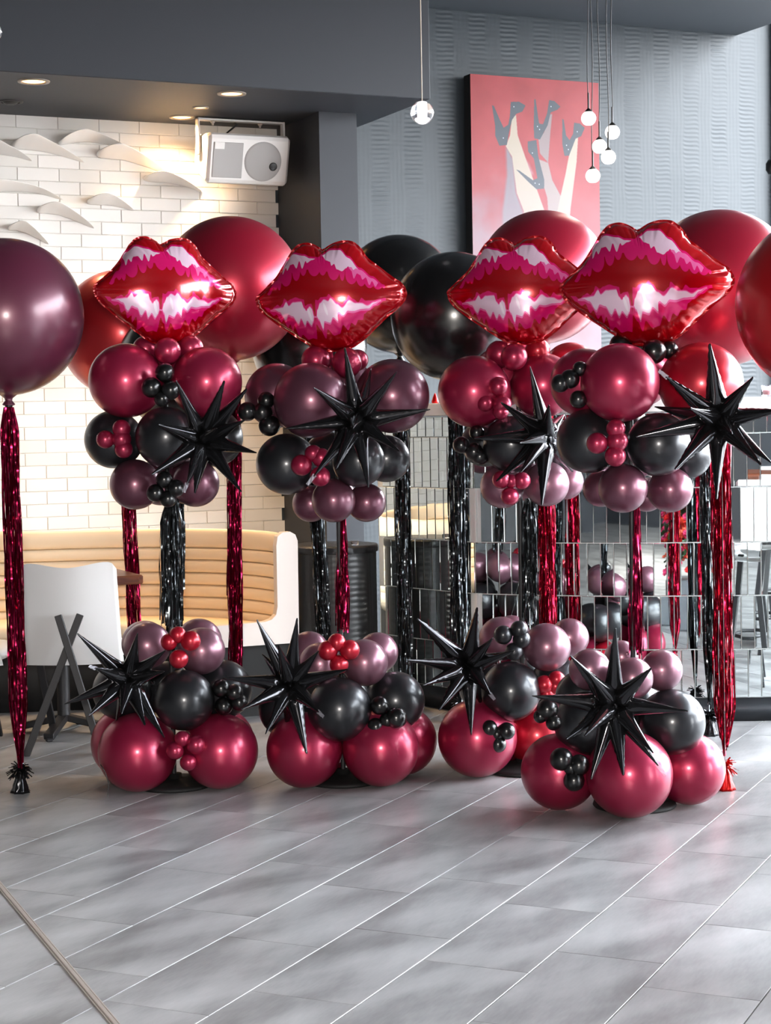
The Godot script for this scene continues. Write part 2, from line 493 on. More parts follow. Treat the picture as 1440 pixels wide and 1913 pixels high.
func make_materials() -> void:
	pearl("wine", Color(0.62, 0.12, 0.265), 0.62, 0.37)
	pearl("red", Color(0.68, 0.065, 0.16), 0.5, 0.36)
	pearl("plum", Color(0.42, 0.24, 0.305), 0.66, 0.36)
	pearl("mauve", Color(0.515, 0.35, 0.41), 0.66, 0.36)
	pearl("black", Color(0.16, 0.165, 0.18), 0.60, 0.37)
	pearl("jet", Color(0.045, 0.045, 0.05), 0.2, 0.28)
	pearl("big_plum", Color(0.34, 0.13, 0.21), 0.35, 0.36)
	pearl("big_red", Color(0.70, 0.085, 0.12), 0.55, 0.36)
	pearl("big_wine", Color(0.64, 0.085, 0.195), 0.6, 0.36)
	pearl("big_black", Color(0.04, 0.04, 0.042), 0.0, 0.26)
	mat("foil_black", Color(0.225, 0.225, 0.235), 0.12, 0.88, 0.6)
	mat("fringe_black", Color(0.26, 0.275, 0.285), 0.20, 0.9)
	mat("fringe_wine", Color(0.50, 0.045, 0.19), 0.22, 0.9)
	mat("fringe_red", Color(0.58, 0.03, 0.15), 0.22, 0.9)
	mat("foil_red", Color(0.75, 0.06, 0.06), 0.3, 0.6)
	var lp := mat("lips_foil", Color(1, 1, 1), 0.17, 0.45, 0.6)
	lp.albedo_texture = lips_print()
	lp.clearcoat_enabled = true
	lp.clearcoat = 0.6
	lp.clearcoat_roughness = 0.06
	var clear := mat("clear_film", Color(0.9, 0.9, 0.95, 0.35), 0.1)
	clear.transparency = BaseMaterial3D.TRANSPARENCY_ALPHA
	# room
	var dark_wall := mat("slate_paint", Color(0.168, 0.178, 0.20), 0.55)
	dark_wall.metallic_specular = 0.4
	mat("ceiling_paint", Color(0.20, 0.22, 0.243), 0.7)
	var wp := mat("hide_paper", Color(0.16, 0.187, 0.208), 0.50, 0.0, 0.5)
	wp.heightmap_enabled = true
	wp.heightmap_texture = hide_relief(640, 7.0, 56.0)
	wp.heightmap_scale = 0.26
	var hide := mat("hide_dark", Color(0.10, 0.105, 0.11), 0.34)
	hide.heightmap_enabled = true
	hide.heightmap_texture = wp.heightmap_texture
	hide.heightmap_scale = 0.3
	mat("brick_a", Color(0.83, 0.815, 0.795), 0.34)
	mat("brick_b", Color(0.85, 0.835, 0.815), 0.30)
	mat("brick_c", Color(0.81, 0.795, 0.77), 0.38)
	mat("mortar", Color(0.79, 0.775, 0.75), 0.8)
	mat("sculpture_white", Color(0.90, 0.89, 0.875), 0.45)
	var tl := mat("tile", Color(1, 1, 1), 0.36, 0.0, 0.55)
	tl.albedo_texture = cement()
	mat("grout", Color(0.66, 0.66, 0.655), 0.85)
	mat("off_white", Color(0.86, 0.86, 0.85), 0.6)
	mat("steel_strip", Color(0.70, 0.66, 0.63), 0.35, 0.4)
	# furniture
	mat("mirror", Color(0.90, 0.925, 0.92), 0.015, 1.0)
	mat("bar_body", Color(0.86, 0.88, 0.88), 0.35)
	mat("kick", Color(0.17, 0.185, 0.205), 0.45)
	mat("stone_white", Color(0.88, 0.87, 0.86), 0.3)
	mat("booth_cream", Color(0.93, 0.845, 0.72), 0.5)
	mat("booth_white", Color(0.86, 0.82, 0.79), 0.45)
	mat("plinth_black", Color(0.03, 0.03, 0.033), 0.7)
	mat("chair_white", Color(0.91, 0.91, 0.91), 0.48)
	mat("iron", Color(0.15, 0.15, 0.16), 0.5, 0.2)
	var wd := mat("table_wood", Color(1, 1, 1), 0.4)
	wd.albedo_texture = wood()
	wd.uv1_triplanar = true
	wd.uv1_scale = Vector3(2, 2, 2)
	mat("speaker_white", Color(0.82, 0.81, 0.80), 0.5)
	mat("speaker_grille", Color(0.60, 0.59, 0.585), 0.75)
	mat("black_plastic", Color(0.03, 0.03, 0.03), 0.4)
	mat("trim_white", Color(0.50, 0.46, 0.42), 0.4)
	var paint := mat("canvas", Color(1, 1, 1), 0.5, 0.0, 0.42)
	paint.albedo_texture = legs_print()
	mat("canvas_side", Color(0.03, 0.03, 0.035), 0.8)
	var g := mat("glass_clear", Color(0.98, 0.98, 1.0, 0.04), 0.02)
	g.refraction_enabled = true
	g.refraction_scale = 0.05
	var pane := mat("window_glass", Color(0.95, 0.98, 1.0, 0.04), 0.02)
	pane.transparency = BaseMaterial3D.TRANSPARENCY_ALPHA
	var glow := mat("lamp_glow", Color(1, 0.85, 0.65), 0.4)
	glow.emission_enabled = true
	glow.emission = Color(1.0, 0.74, 0.42)
	glow.emission_energy_multiplier = 3.0
	var globe := mat("globe_glow", Color(0.95, 0.95, 0.95), 0.25)
	globe.emission_enabled = true
	globe.emission = Color(1.0, 0.97, 0.93)
	globe.emission_energy_multiplier = 0.55
	var fro := mat("frosted", Color(0.9, 0.9, 0.92), 0.3)
	fro.emission_enabled = true
	fro.emission = Color(1.0, 0.98, 0.96)
	fro.emission_energy_multiplier = 0.35
	mat("cord", Color(0.12, 0.12, 0.125), 0.6)
	mat("cord_pale", Color(0.68, 0.62, 0.55), 0.5)
	mat("dark_glass", Color(0.05, 0.05, 0.05), 0.2)
	mat("petal_red", Color(0.75, 0.03, 0.05), 0.6)
	mat("petal_pink", Color(0.82, 0.18, 0.40), 0.6)
	mat("petal_coral", Color(0.90, 0.36, 0.25), 0.6)
	mat("leaf", Color(0.08, 0.22, 0.08), 0.6)
	mat("planter_grey", Color(0.42, 0.44, 0.46), 0.6)
	mat("candle_pink", Color(0.85, 0.55, 0.55), 0.5)

# ---------------------------------------------------------------- the setting
func room_slab(called: String, m: Material, lo: Vector3, hi: Vector3) -> MeshInstance3D:
	var b := MB.new()
	b.box((lo + hi) * 0.5, hi - lo)
	return struct(called, b.mesh(), m, ROOM)

func build_shell() -> void:
	var top := 4.0
	# floor bed with grout, tiles on it
	var b := MB.new()
	b.box(Vector3(-3.8, -0.106, 7.5), Vector3(14.8, 0.2, 15.4))
	var fl := struct("floor", b.mesh(), M.grout, ROOM)
	build_tiles(fl)
	room_slab("ceiling", M.ceiling_paint, Vector3(-11.2, top, -0.2), Vector3(3.0, top + 0.2, 15.2))
	# back wall: brick to the left of the pier, embossed paper to the right
	build_brick()
	var pw := MB.new()
	pw.box(Vector3(1.6, 2.4, -0.1), Vector3(4.0, 4.8, 0.198))
	pw.uvquad([Vector3(-0.35, 0, 0), Vector3(3.35, 0, 0), Vector3(3.35, 4.8, 0), Vector3(-0.35, 4.8, 0)], [Vector2(0, 3.0), Vector2(2.3125, 3.0), Vector2(2.3125, 0), Vector2(0, 0)], Vector3(0, 0, 1))
	struct("wall_back", pw.mesh(), M.hide_paper, ROOM)
	room_slab("wall_pier", M.slate_paint, Vector3(-0.345, 0, 0.0), Vector3(-0.112, 3.2, 0.665))
	var sf := MB.new()
	sf.box(Vector3(-5.456, 3.6, 0.61), Vector3(11.088, 0.8, 1.22), 0.004)
	struct("ceiling_soffit", sf.mesh(), M.slate_paint, ROOM)
	# the glazed right side stands in a taller pocket beyond the edge of the ceiling
	room_slab("wall_right_sill", M.slate_paint, Vector3(3.28, 0, 0.0), Vector3(3.50, 0.10, 15.0))
	room_slab("wall_right_head", M.slate_paint, Vector3(3.28, 4.6, 0.0), Vector3(3.56, 4.9, 15.0))
	room_slab("ceiling_pocket", M.ceiling_paint, Vector3(2.98, 4.72, -0.2), Vector3(3.56, 4.9, 15.2))
	room_slab("ceiling_edge", M.ceiling_paint, Vector3(2.90, 4.2, -0.2), Vector3(3.0, 4.9, 15.2))
	window_run("window_1", Vector3(3.31, 0.10, 0.03), Vector3(0, 0, 1), 14.94, 4.5, 9)
	room_slab("wall_front", M.slate_paint, Vector3(-11.0, 0, 15.0), Vector3(3.56, 4.8, 15.2))
	room_slab("wall_left", M.slate_paint, Vector3(-11.2, 0, 0.0), Vector3(-11.0, top, 15.2))
	# metal strip over the movement joint in the floor
	var st := MB.new()
	st.box(Vector3(0, 0.0015, 0), Vector3(0.013, 0.006, 4.2), 0.002)
	st.box(Vector3(0.0098, 0.001, 0), Vector3(0.0045, 0.004, 4.2), 0.001)
	st.box(Vector3(-0.0098, 0.001, 0), Vector3(0.0045, 0.004, 4.2), 0.001)
	var d := Vector3(0.562, 0, 1.324).normalized()
	struct("trim_1", st.mesh(), M.steel_strip, Transform3D(Basis(Vector3.UP.cross(d), Vector3.UP, d), Vector3(-1.238, 0, -5.593) + d * 1.5))

# a run of tall panes with slim mullions, along dir from a corner, in room axes
func window_run(called: String, at: Vector3, dir: Vector3, long: float, high: float, panes: int) -> void:
	var fr := MB.new()
	var across := Vector3(0.06, 0, 0.06)
	for k in panes + 1:
		var p := at + dir * long * k / panes
		fr.box(p + Vector3(0, high / 2, 0), Vector3(0.06, high, 0.06), 0.004)
	for y in [0.03, high - 0.03]:
		fr.box(at + dir * long / 2 + Vector3(0, y, 0), Vector3(absf(dir.x) * long + 0.06, 0.06, absf(dir.z) * long + 0.06), 0.004)
	var f := struct(called, fr.mesh(), M.iron, ROOM)
	for k in panes:
		var g := MB.new()
		var size := dir.abs() * (long / panes - 0.06) + Vector3(0, high - 0.12, 0) + (Vector3.ONE - dir.abs() - Vector3.UP) * 0.001
		var c := at + dir * long * (k + 0.5) / panes + Vector3(0, high / 2, 0)
		var e := dir * (long / panes - 0.06) / 2
		var up := Vector3(0, (high - 0.12) / 2, 0)
		g.quad(c - e - up, c + e - up, c + e + up, c - e + up, dir.cross(Vector3.UP))
		part("pane", g.mesh(), M.window_glass, f)

func tile_mesh(k: int) -> ArrayMesh:
	var b := MB.new()
	var s := Vector3(0.3012, 0.01, 0.6046)
	b.box(Vector3(0, -0.005, 0), s, 0.0012)
	# the cement is laid out anew on every variant
	var o := Vector2(0.18 + 0.32 * (k % 3), 0.22 + 0.28 * floorf(k / 3.0))
	for i in b.v.size():
		b.t[i] = o + Vector2(b.v[i].x / 0.9, b.v[i].z / 1.5)
	return b.mesh()

func build_tiles(fl: MeshInstance3D) -> void:
	var cross := Vector3(0.90741, 0, 0.42025)
	var along := Vector3(0.42025, 0, -0.90741)
	var bas := Basis(cross, Vector3.UP, -along)
	var kinds := []
	for k in 9:
		kinds.append(tile_mesh(k))
	var inv := ROOM.affine_inverse()
	var far := {}
	for s in range(-42, 44):
		for m in range(-26, 26):
			var l := (4.335 if posmod(s, 2) == 0 else 4.540) + 0.606 * m + 0.303
			var p := cross * (-3.7463 + 0.30418 * (s + 0.5)) + along * l
			var q := inv * p
			if q.x < -11.1 or q.x > 3.4 or q.z < -0.1 or q.z > 15.1:
				continue
			var kind := posmod(s * 5 + m * 7 + (s * m) % 4, 9)
			var tr := Transform3D(bas if posmod(s + m * 3, 2) == 0 else bas.rotated(Vector3.UP, PI), p + Vector3(0, 0.0004 * rng.randf(), 0))
			tr = inv * tr
			if p.z < -3.9 and p.z > -9.4 and absf(p.x) < 0.2152 * -p.z + 0.4:
				part("tile", kinds[kind], M.tile, fl, tr)
			else:
				if not far.has(kind):
					far[kind] = []
				far[kind].append(tr)
	for kind in far:
		scatter("tile_field", kinds[kind], M.tile, far[kind], fl)

func scatter(called: String, mesh: Mesh, m: Material, where: Array, parent: Node3D) -> void:
	var mm := MultiMesh.new()
	mm.transform_format = MultiMesh.TRANSFORM_3D
	mm.mesh = mesh
	mm.instance_count = where.size()
	for i in where.size():
		mm.set_instance_transform(i, where[i])
	var o := MultiMeshInstance3D.new()
	o.name = called
	o.multimesh = mm
	o.material_override = m
	stuff(o)
	parent.add_child(o, true)

func build_brick() -> void:
	var b := MB.new()
	b.box(Vector3(-5.78, 2.0, -0.1), Vector3(10.84, 4.0, 0.2))
	var w := struct("wall_brick", b.mesh(), M.mortar, ROOM)
	var bm := MB.new()
	bm.box(Vector3(0, 0, 0.000), Vector3(0.2362, 0.0698, 0.010), 0.002)
	var full := bm.mesh()
	var mats := [M.brick_a, M.brick_b, M.brick_c, M.brick_a, M.brick_b]
	var rest := []
	var count := 0
	for r in 43:
		var y := 3.2 - 0.0735 * (r + 0.5) + 0.004
		var k := 0
		while true:
			var u := -0.42 - 0.24 * k + (0.06 if r % 2 == 0 else -0.06)
			k += 1
			if u < -10.9:
				break
			var tr := Transform3D(Basis(), Vector3(u, y, 0.0006 * rng.randf_range(-1.0, 1.5)))
			if u > -2.42 and y > 0.86 and count < 300:
				part("brick", full, mats[rng.randi() % 5], w, tr)
				count += 1
			else:
				rest.append(tr)
	scatter("brick_field", full, M.brick_a, rest, w)

# ---------------------------------------------------------------- things on the walls and ceiling
func fin(called: String, label: String, pts: Array, thick: float, out: float) -> void:
	# pts: places (u, y) on the brick wall along the spine, from the blunt end to the tip
	var c := []
	for p in pts:
		c.append(Vector2(p[0], p[1] - 0.016))
	var spine := smooth2(c, 28)
	var rows := []
	for k in spine.size():
		var f := float(k) / (spine.size() - 1)
		var d: Vector2 = (spine[mini(k + 1, spine.size() - 1)] - spine[maxi(k - 1, 0)]).normalized()
		var nrm := Vector2(-d.y, d.x)
		var body := sqrt(maxf(0.0, 1.0 - pow((0.34 - f) / 0.34, 2.0))) if f < 0.34 else pow(1.0 - (f - 0.34) / 0.66, 0.85)
		var half := thick * 0.5 * body
		var reach := out * body
		var ring := PackedVector3Array()
		for e in FIN_RING:   # flat top out to the crest, then the belly curving back to the wall
			var p: Vector2 = spine[k] + nrm * half * float(e[0])
			ring.append(Vector3(p.x, p.y, 0.006 + reach * e[1]))
		rows.append(ring)
	var b := MB.new()
	b.grid(rows, true)
	var o := part(called, b.mesh(), M.sculpture_white, self, ROOM)
	tag(o, label, "wall sculpture", "white wave fins on the brick wall")

const FIN_RING := [[0.90, 0.0], [0.97, 0.3], [1.0, 0.6], [1.0, 0.85], [0.98, 0.96], [0.92, 1.0], [0.82, 0.99], [0.6, 0.90], [0.3, 0.76], [0.0, 0.60], [-0.35, 0.42], [-0.7, 0.22], [-0.92, 0.08], [-1.0, 0.0]]

func smooth2(c: Array, count: int) -> Array:
	var out := []
	var n := c.size() - 1
	for k in count + 1:
		var t := float(k) / count * n
		var i := mini(int(t), n - 1)
		var f := t - i
		var p0: Vector2 = c[maxi(i - 1, 0)]
		var p3: Vector2 = c[mini(i + 2, n)]
		out.append(c[i].cubic_interpolate(c[i + 1], p0, p3, f))
	return out

func build_fins() -> void:
	for f in FINS:
		fin("wall_fin", f[0], f[1], f[2], f[3])

func downlight(at: Vector3, r: float, lit: bool, label: String, power: float, cone: float) -> void:
	var o := thing("downlight", label, "ceiling light", ROOM * Transform3D(Basis(), at), "downlights under the soffit")
	var b := MB.new()
	b.lathe([[r * 0.70, 0.012], [r * 0.72, -0.002], [r * 0.80, -0.007], [r * 0.98, -0.006], [r, 0.0], [r, 0.004]], 32)
	part("trim_ring", b.mesh(), M.trim_white if lit else M.iron, o)
	var g := MB.new()
	if lit:
		g.lathe([[0.0, -0.0015], [r * 0.4, -0.0015], [r * 0.71, -0.001], [r * 0.71, 0.003], [0.0, 0.003]], 24)
		part("lamp", g.mesh(), M.lamp_glow, o)
		var l := SpotLight3D.new()
		l.name = "lamp_light"
		l.light_color = Color(1.0, 0.83, 0.62)
		l.light_energy = power
		l.spot_range = 12.0
		l.spot_angle = cone
		l.spot_attenuation = 2.0
		l.spot_angle_attenuation = 0.9
		l.light_size = 0.025
		l.shadow_enabled = true
		o.add_child(l)
		l.position = Vector3(0, -0.02, 0)
		l.rotation = Vector3(-PI / 2, 0, 0)
		o.set_meta("lamp", l.get_path())
	else:
		g.lathe([[0.0, -0.014], [r * 0.30, -0.018], [r * 0.55, -0.010], [r * 0.71, 0.003], [0.0, 0.003]], 24)
		part("lamp", g.mesh(), M.black_plastic, o)

func build_speaker() -> void:
	var o := thing("wall_speaker", "white box loudspeaker hung from a bracket under the soffit", "speaker", ROOM * Transform3D(Basis(), Vector3(-0.672, 2.985, 0.27)))
	var tilt := Basis(Vector3.RIGHT, deg_to_rad(16.0))
	var b := MB.new()
	# cabinet: wider at the front, rounded front edges
	var side := PackedVector2Array([Vector2(-0.115, -0.10), Vector2(0.10, -0.145), Vector2(0.125, -0.135), Vector2(0.135, -0.115), Vector2(0.135, 0.115), Vector2(0.125, 0.135), Vector2(0.10, 0.142), Vector2(-0.115, 0.10)])
	b.prism(side, 0.495, Transform3D(tilt * Basis(Vector3(0, 0, 1), Vector3.UP, Vector3(-1, 0, 0)), Vector3.ZERO), 0.016)
	part("cabinet", b.mesh(), M.speaker_white, o)
	var fwd := tilt * Vector3(0, 0, 1)
	var fr := Transform3D(tilt, fwd * 0.136)
	var h := MB.new()
	h.box(Vector3(-0.13, -0.005, 0), Vector3(0.18, 0.20, 0.006), 0.003)
	part("horn_grille", h.mesh(), M.speaker_grille, o, fr)
	var h2 := MB.new()
	h2.box(Vector3(-0.185, 0.075, 0.003), Vector3(0.06, 0.04, 0.006), 0.002)
	part("badge_plate", h2.mesh(), M.speaker_white, o, fr)
	var wf := MB.new()
	wf.lathe([[0.0, 0.010], [0.06, 0.009], [0.10, 0.004], [0.113, 0.0], [0.113, -0.004]], 40, Transform3D(Basis(Vector3.RIGHT, PI / 2), Vector3(0.084, -0.005, 0)))
	part("woofer_grille", wf.mesh(), M.speaker_grille, o, fr)
	var dot := MB.new()
	dot.lathe([[0.0, 0.012], [0.02, 0.012], [0.024, 0.009], [0.024, 0.0]], 24, Transform3D(Basis(Vector3.RIGHT, PI / 2), Vector3(0.145, -0.03, 0.003)))
	part("port", dot.mesh(), M.black_plastic, o, fr)
	var br := MB.new()
	br.box(Vector3(0.0, 0.203, 0.0), Vector3(0.534, 0.012, 0.05), 0.003)
	for s in [-1.0, 1.0]:
		br.box(Vector3(s * 0.261, 0.105, 0.0), Vector3(0.012, 0.21, 0.05), 0.003)
	part("bracket", br.mesh(), M.speaker_white, o)
	var sc := MB.new()
	for x in [-0.17, 0.12]:
		sc.lathe([[0.0, 0.0], [0.006, 0.001], [0.007, 0.012], [0.013, 0.016], [0.013, 0.024], [0.0, 0.024]], 12, Transform3D(Basis(), Vector3(x, 0.172, 0.0)))
	part("bolt", sc.mesh(), M.steel_strip, o)
	var cb := MB.new()
	cb.tube([Vector3(-0.03, 0.2, -0.03), Vector3(-0.02, 0.185, 0.0), Vector3(-0.06, 0.15, -0.03), Vector3(-0.08, 0.12, -0.10)], [0.005, 0.005, 0.005, 0.005], 8)
	part("cable", cb.mesh(), M.black_plastic, o)

func build_painting() -> void:
	var lo := Vector3(0.905, 1.78, 0.03)
	var hi := Vector3(1.835, 3.59, 0.12)
	var o := thing("painting", "tall red canvas painting of upturned legs in dark high heels", "painting", ROOM * Transform3D(Basis(), Vector3(1.37, 1.78, 0.03)))
	var b := MB.new()
	b.box(Vector3(0, 0.905, 0.043), Vector3(0.93, 1.81, 0.088), 0.004)
	part("stretcher", b.mesh(), M.canvas_side, o)
	var c := MB.new()
	c.uvquad([Vector3(-0.463, 0.002, 0.0885), Vector3(0.463, 0.002, 0.0885), Vector3(0.463, 1.808, 0.0885), Vector3(-0.463, 1.808, 0.0885)], [Vector2(0, 1), Vector2(1, 1), Vector2(1, 0), Vector2(0, 0)], Vector3(0, 0, 1))
	part("canvas", c.mesh(), M.canvas, o)

func build_pendants() -> void:
	for p in GLOBES:   # opal globes hung in a cluster
		var at: Vector3 = p[0]
		var o := thing("pendant_lamp", p[1], "pendant light", Transform3D(Basis(), at), "cluster of five small globe pendants")
		var r := 0.0365
		var g := MB.new()
		var prof := []
		for k in 25:
			var a := PI * k / 24.0
			prof.append([sin(a) * r, maxf(cos(a) * r, -r * 0.90)])
		g.lathe(prof, 32)
		part("globe", g.mesh(), M.globe_glow, o)
		var l := OmniLight3D.new()
		l.name = "globe_light"
		l.light_energy = 0.02
		l.light_color = Color(1.0, 0.95, 0.88)
		l.light_size = 0.03
		l.omni_range = 12.0
		l.omni_attenuation = 2.0
		l.shadow_enabled = true
		o.add_child(l)
		var c := MB.new()
		c.lathe([[0.020, r * 0.80], [0.017, r * 1.0], [0.009, r * 1.22], [0.0042, r * 1.35], [0.0042, r * 3.4], [0.0, r * 3.4]], 18)
		part("cap", c.mesh(), M.black_plastic, o)
		var w := MB.new()
		var path := []
		var rad := []
		for k in 13:
			var f := k / 12.0
			path.append(Vector3(0.004 * sin(f * 9.0 + at.x * 40.0), r * 3.4 + f * (4.0 - at.y - r * 3.4), 0.003 * sin(f * 7.0)))
			rad.append(0.0024)
		w.tube(path, rad, 6)
		part("cord", w.mesh(), M.cord, o)
	for p in CRYSTALS:
		var at: Vector3 = p[0]
		var o := thing("glass_pendant", p[1], "pendant light", Transform3D(Basis(), at), "clear glass ball pendants")
		var r := 0.0500
		var g := MB.new()
		var prof := []
		for k in 33:
			var a := PI * k / 32.0
			prof.append([sin(a) * r, cos(a) * r])
		g.lathe(prof, 48)
		part("ball", g.mesh(), M.glass_clear, o)
		var band := MB.new()
		band.lathe([[r * 0.998, 0.0022], [r * 1.012, 0.0012], [r * 1.012, -0.0012], [r * 0.998, -0.0022]], 48)
		part("seam", band.mesh(), M.frosted, o)
		var core := MB.new()
		core.lathe([[0.0, r * 0.90], [0.015, r * 0.90], [0.015, -r * 0.90], [0.0, -r * 0.90]], 20)
		part("core", core.mesh(), M.frosted, o)
		var w := MB.new()
		w.tube([Vector3(0, r, 0), Vector3(0, 4.0 - at.y, 0)], [0.0022, 0.0022], 8)
		part("cord", w.mesh(), M.cord_pale, o)

# ---------------------------------------------------------------- furniture
func catmull(c: Array, count: int) -> Array:
	var out := []
	var n := c.size() - 1
	for k in count + 1:
		var t := float(k) / count * n
		var i := mini(int(t), n - 1)
		out.append(c[i].cubic_interpolate(c[i + 1], c[maxi(i - 1, 0)], c[mini(i + 2, n)], t - i))
	return out

# swept band: section points (out, y) carried along a plan path; out is measured to the path's left-hand normal
func sweep(b: MB, path: Array, section: Array, closed := true) -> void:
	var rows := []
	for k in path.size():
		var d: Vector2 = (path[mini(k + 1, path.size() - 1)] - path[maxi(k - 1, 0)]).normalized()
		var nrm := Vector2(-d.y, d.x)
		var ring := PackedVector3Array()
		for s in section:
			var p: Vector2 = path[k] + nrm * s[0]
			ring.append(Vector3(p.x, s[1], p.y))
		rows.append(ring)
	if closed:
		var mid := [Vector3.ZERO, Vector3.ZERO]
		for e in 2:
			var ring: PackedVector3Array = rows[0] if e == 0 else rows[rows.size() - 1]
			for p in ring:
				mid[e] += p / ring.size()
		var a := PackedVector3Array()
		var z := PackedVector3Array()
		for s in section:
			a.append(mid[0])
			z.append(mid[1])
		var r0: PackedVector3Array = rows[0]
		var r1: PackedVector3Array = rows[rows.size() - 1]
		b.grid([a, r0.duplicate()], true, Vector3(r0[0].x, 0, r0[0].z) * 0.0 + (rows[0][0] - rows[1][0]))
		b.grid([z, r1.duplicate()], true, rows[rows.size() - 1][0] - rows[rows.size() - 2][0])
	b.grid(rows, true)

func build_bar() -> void:
	var left := []
	for k in 25:
		left.append(BAR_LEFT[0].lerp(BAR_LEFT[1], k / 24.0))
	var right := catmull(BAR_FRONT, 140)
	var front := left + right.slice(1)
	var o := thing("mirrored_bar", "curved bar counter clad in rows of small mirror strips", "bar counter")
	var body := MB.new()
	sweep(body, front, [[-0.004, 0.117], [-0.004, 1.46], [-0.45, 1.46], [-0.45, 0.117]])
	part("body", body.mesh(), M.bar_body, o)
	var kick := MB.new()
	sweep(kick, front, [[-0.03, 0.0], [-0.03, 0.117], [-0.42, 0.117], [-0.42, 0.0]])
	part("kick_plate", kick.mesh(), M.kick, o)
	var topm := MB.new()
	sweep(topm, front, [[0.018, 1.464], [0.022, 1.47], [0.022, 1.520], [0.018, 1.526], [-0.50, 1.526], [-0.50, 1.462]])
	part("countertop", topm.mesh(), M.stone_white, o)
	var rows := [0.117, 0.346, 0.599, 0.850, 1.108, 1.360, 1.460]
	var pitch := 0.0622
	for r in rows.size() - 1:
		var high: float = rows[r + 1] - rows[r]
		var b := MB.new()
		mirror_shape(b, pitch - 0.0032, high - 0.004, 0.0045, 0.0020)
		var shared := b.mesh()
		for face in [left, right]:
			var at := [0.0]   # lengths along this face
			for k in face.size() - 1:
				at.append(at[k] + face[k].distance_to(face[k + 1]))
			var s: float = at[at.size() - 1] - pitch * (0.5 if r % 2 == 0 else 1.0) if face == left else pitch * (0.5 if r % 2 == 0 else 1.0)
			while s > 0.03 and s < minf(at[at.size() - 1] - 0.03 if face == right else 9.0, 2.3):
				var k := 0
				while k < at.size() - 2 and at[k + 1] < s:
					k += 1
				var p: Vector2 = face[k].lerp(face[k + 1], (s - at[k]) / (at[k + 1] - at[k]))
				var d: Vector2 = (face[mini(k + 2, face.size() - 1)] - face[maxi(k - 1, 0)]).normalized()
				var nrm := Vector2(-d.y, d.x)
				var out := -Vector3(nrm.x, 0, nrm.y) if nrm.y < 0.0 else Vector3(nrm.x, 0, nrm.y)
				var bas := Basis(Vector3.UP.cross(out), Vector3.UP, out)
				bas = bas.rotated(Vector3.UP, deg_to_rad(rng.randf_range(-0.28, 0.28)))
				bas = bas * Basis(Vector3.RIGHT, deg_to_rad(rng.randf_range(-0.15, 0.15)))
				part("mirror_strip", shared, M.mirror, o, Transform3D(bas, Vector3(p.x, rows[r] + high * 0.5, p.y) - out * 0.001))
				s += -pitch if face == left else pitch

func mirror_shape(b: MB, w: float, h: float, deep: float, bev: float) -> void:
	var a := [Vector3(-w / 2, -h / 2, 0), Vector3(w / 2, -h / 2, 0), Vector3(w / 2, h / 2, 0), Vector3(-w / 2, h / 2, 0)]
	var f := [Vector3(-w / 2 + bev, -h / 2 + bev, deep), Vector3(w / 2 - bev, -h / 2 + bev, deep), Vector3(w / 2 - bev, h / 2 - bev, deep), Vector3(-w / 2 + bev, h / 2 - bev, deep)]
	b.quad(f[0], f[1], f[2], f[3], Vector3(0, 0, 1))
	for k in 4:
		var j := (k + 1) % 4
		var mid: Vector3 = (a[k] + a[j]) * 0.5
		var rim: Vector3 = Vector3(0, 0, 1)
		# upright arris, then the bevel
		b.quad(a[k], a[j], a[j] + rim * deep * 0.45, a[k] + rim * deep * 0.45, mid)
		b.quad(a[k] + rim * deep * 0.45, a[j] + rim * deep * 0.45, f[j], f[k], mid.normalized() + Vector3(0, 0, 1))
	b.quad(a[0], a[1], a[2], a[3], Vector3(0, 0, -1))

func build_stand() -> void:
	var o := thing("round_stand", "dark round stand in embossed hide with a lipped top, beside the mirrored bar", "stand", Transform3D(Basis(), Vector3(-0.262, 0, -9.0)))
	var b := MB.new()
	var rows := []
	var uvs := []
	for y in [0.0, 0.02, 0.4, 0.795]:
		var ring := PackedVector3Array()
		var uv := []
		for s in 65:
			var a := TAU * s / 64.0
			ring.append(Vector3(cos(a) * 0.212, y, sin(a) * 0.212))
			uv.append(Vector2(s / 64.0 * 0.95, -y / 1.6))
		rows.append(ring)
		uvs.append(uv)
	b.grid(rows, false, Vector3.ZERO, uvs)
	part("drum", b.mesh(), M.hide_dark, o)
	var t := MB.new()
	t.lathe([[0.0, 0.79], [0.214, 0.79], [0.222, 0.795], [0.223, 0.82], [0.218, 0.828], [0.205, 0.83], [0.0, 0.828]], 64)
	part("top", t.mesh(), M.hide_dark, o)
	var c := thing("candle_glass", "tiny clear glass candle holder on top of the round dark stand", "candle holder", Transform3D(Basis(), Vector3(-0.155, 0.83, -8.87)))
	var g := MB.new()
	g.lathe([[0.0, 0.0], [0.018, 0.0], [0.02, 0.004], [0.021, 0.022], [0.019, 0.022], [0.017, 0.006], [0.0, 0.006]], 24)
	part("cup", g.mesh(), M.glass_clear, c)

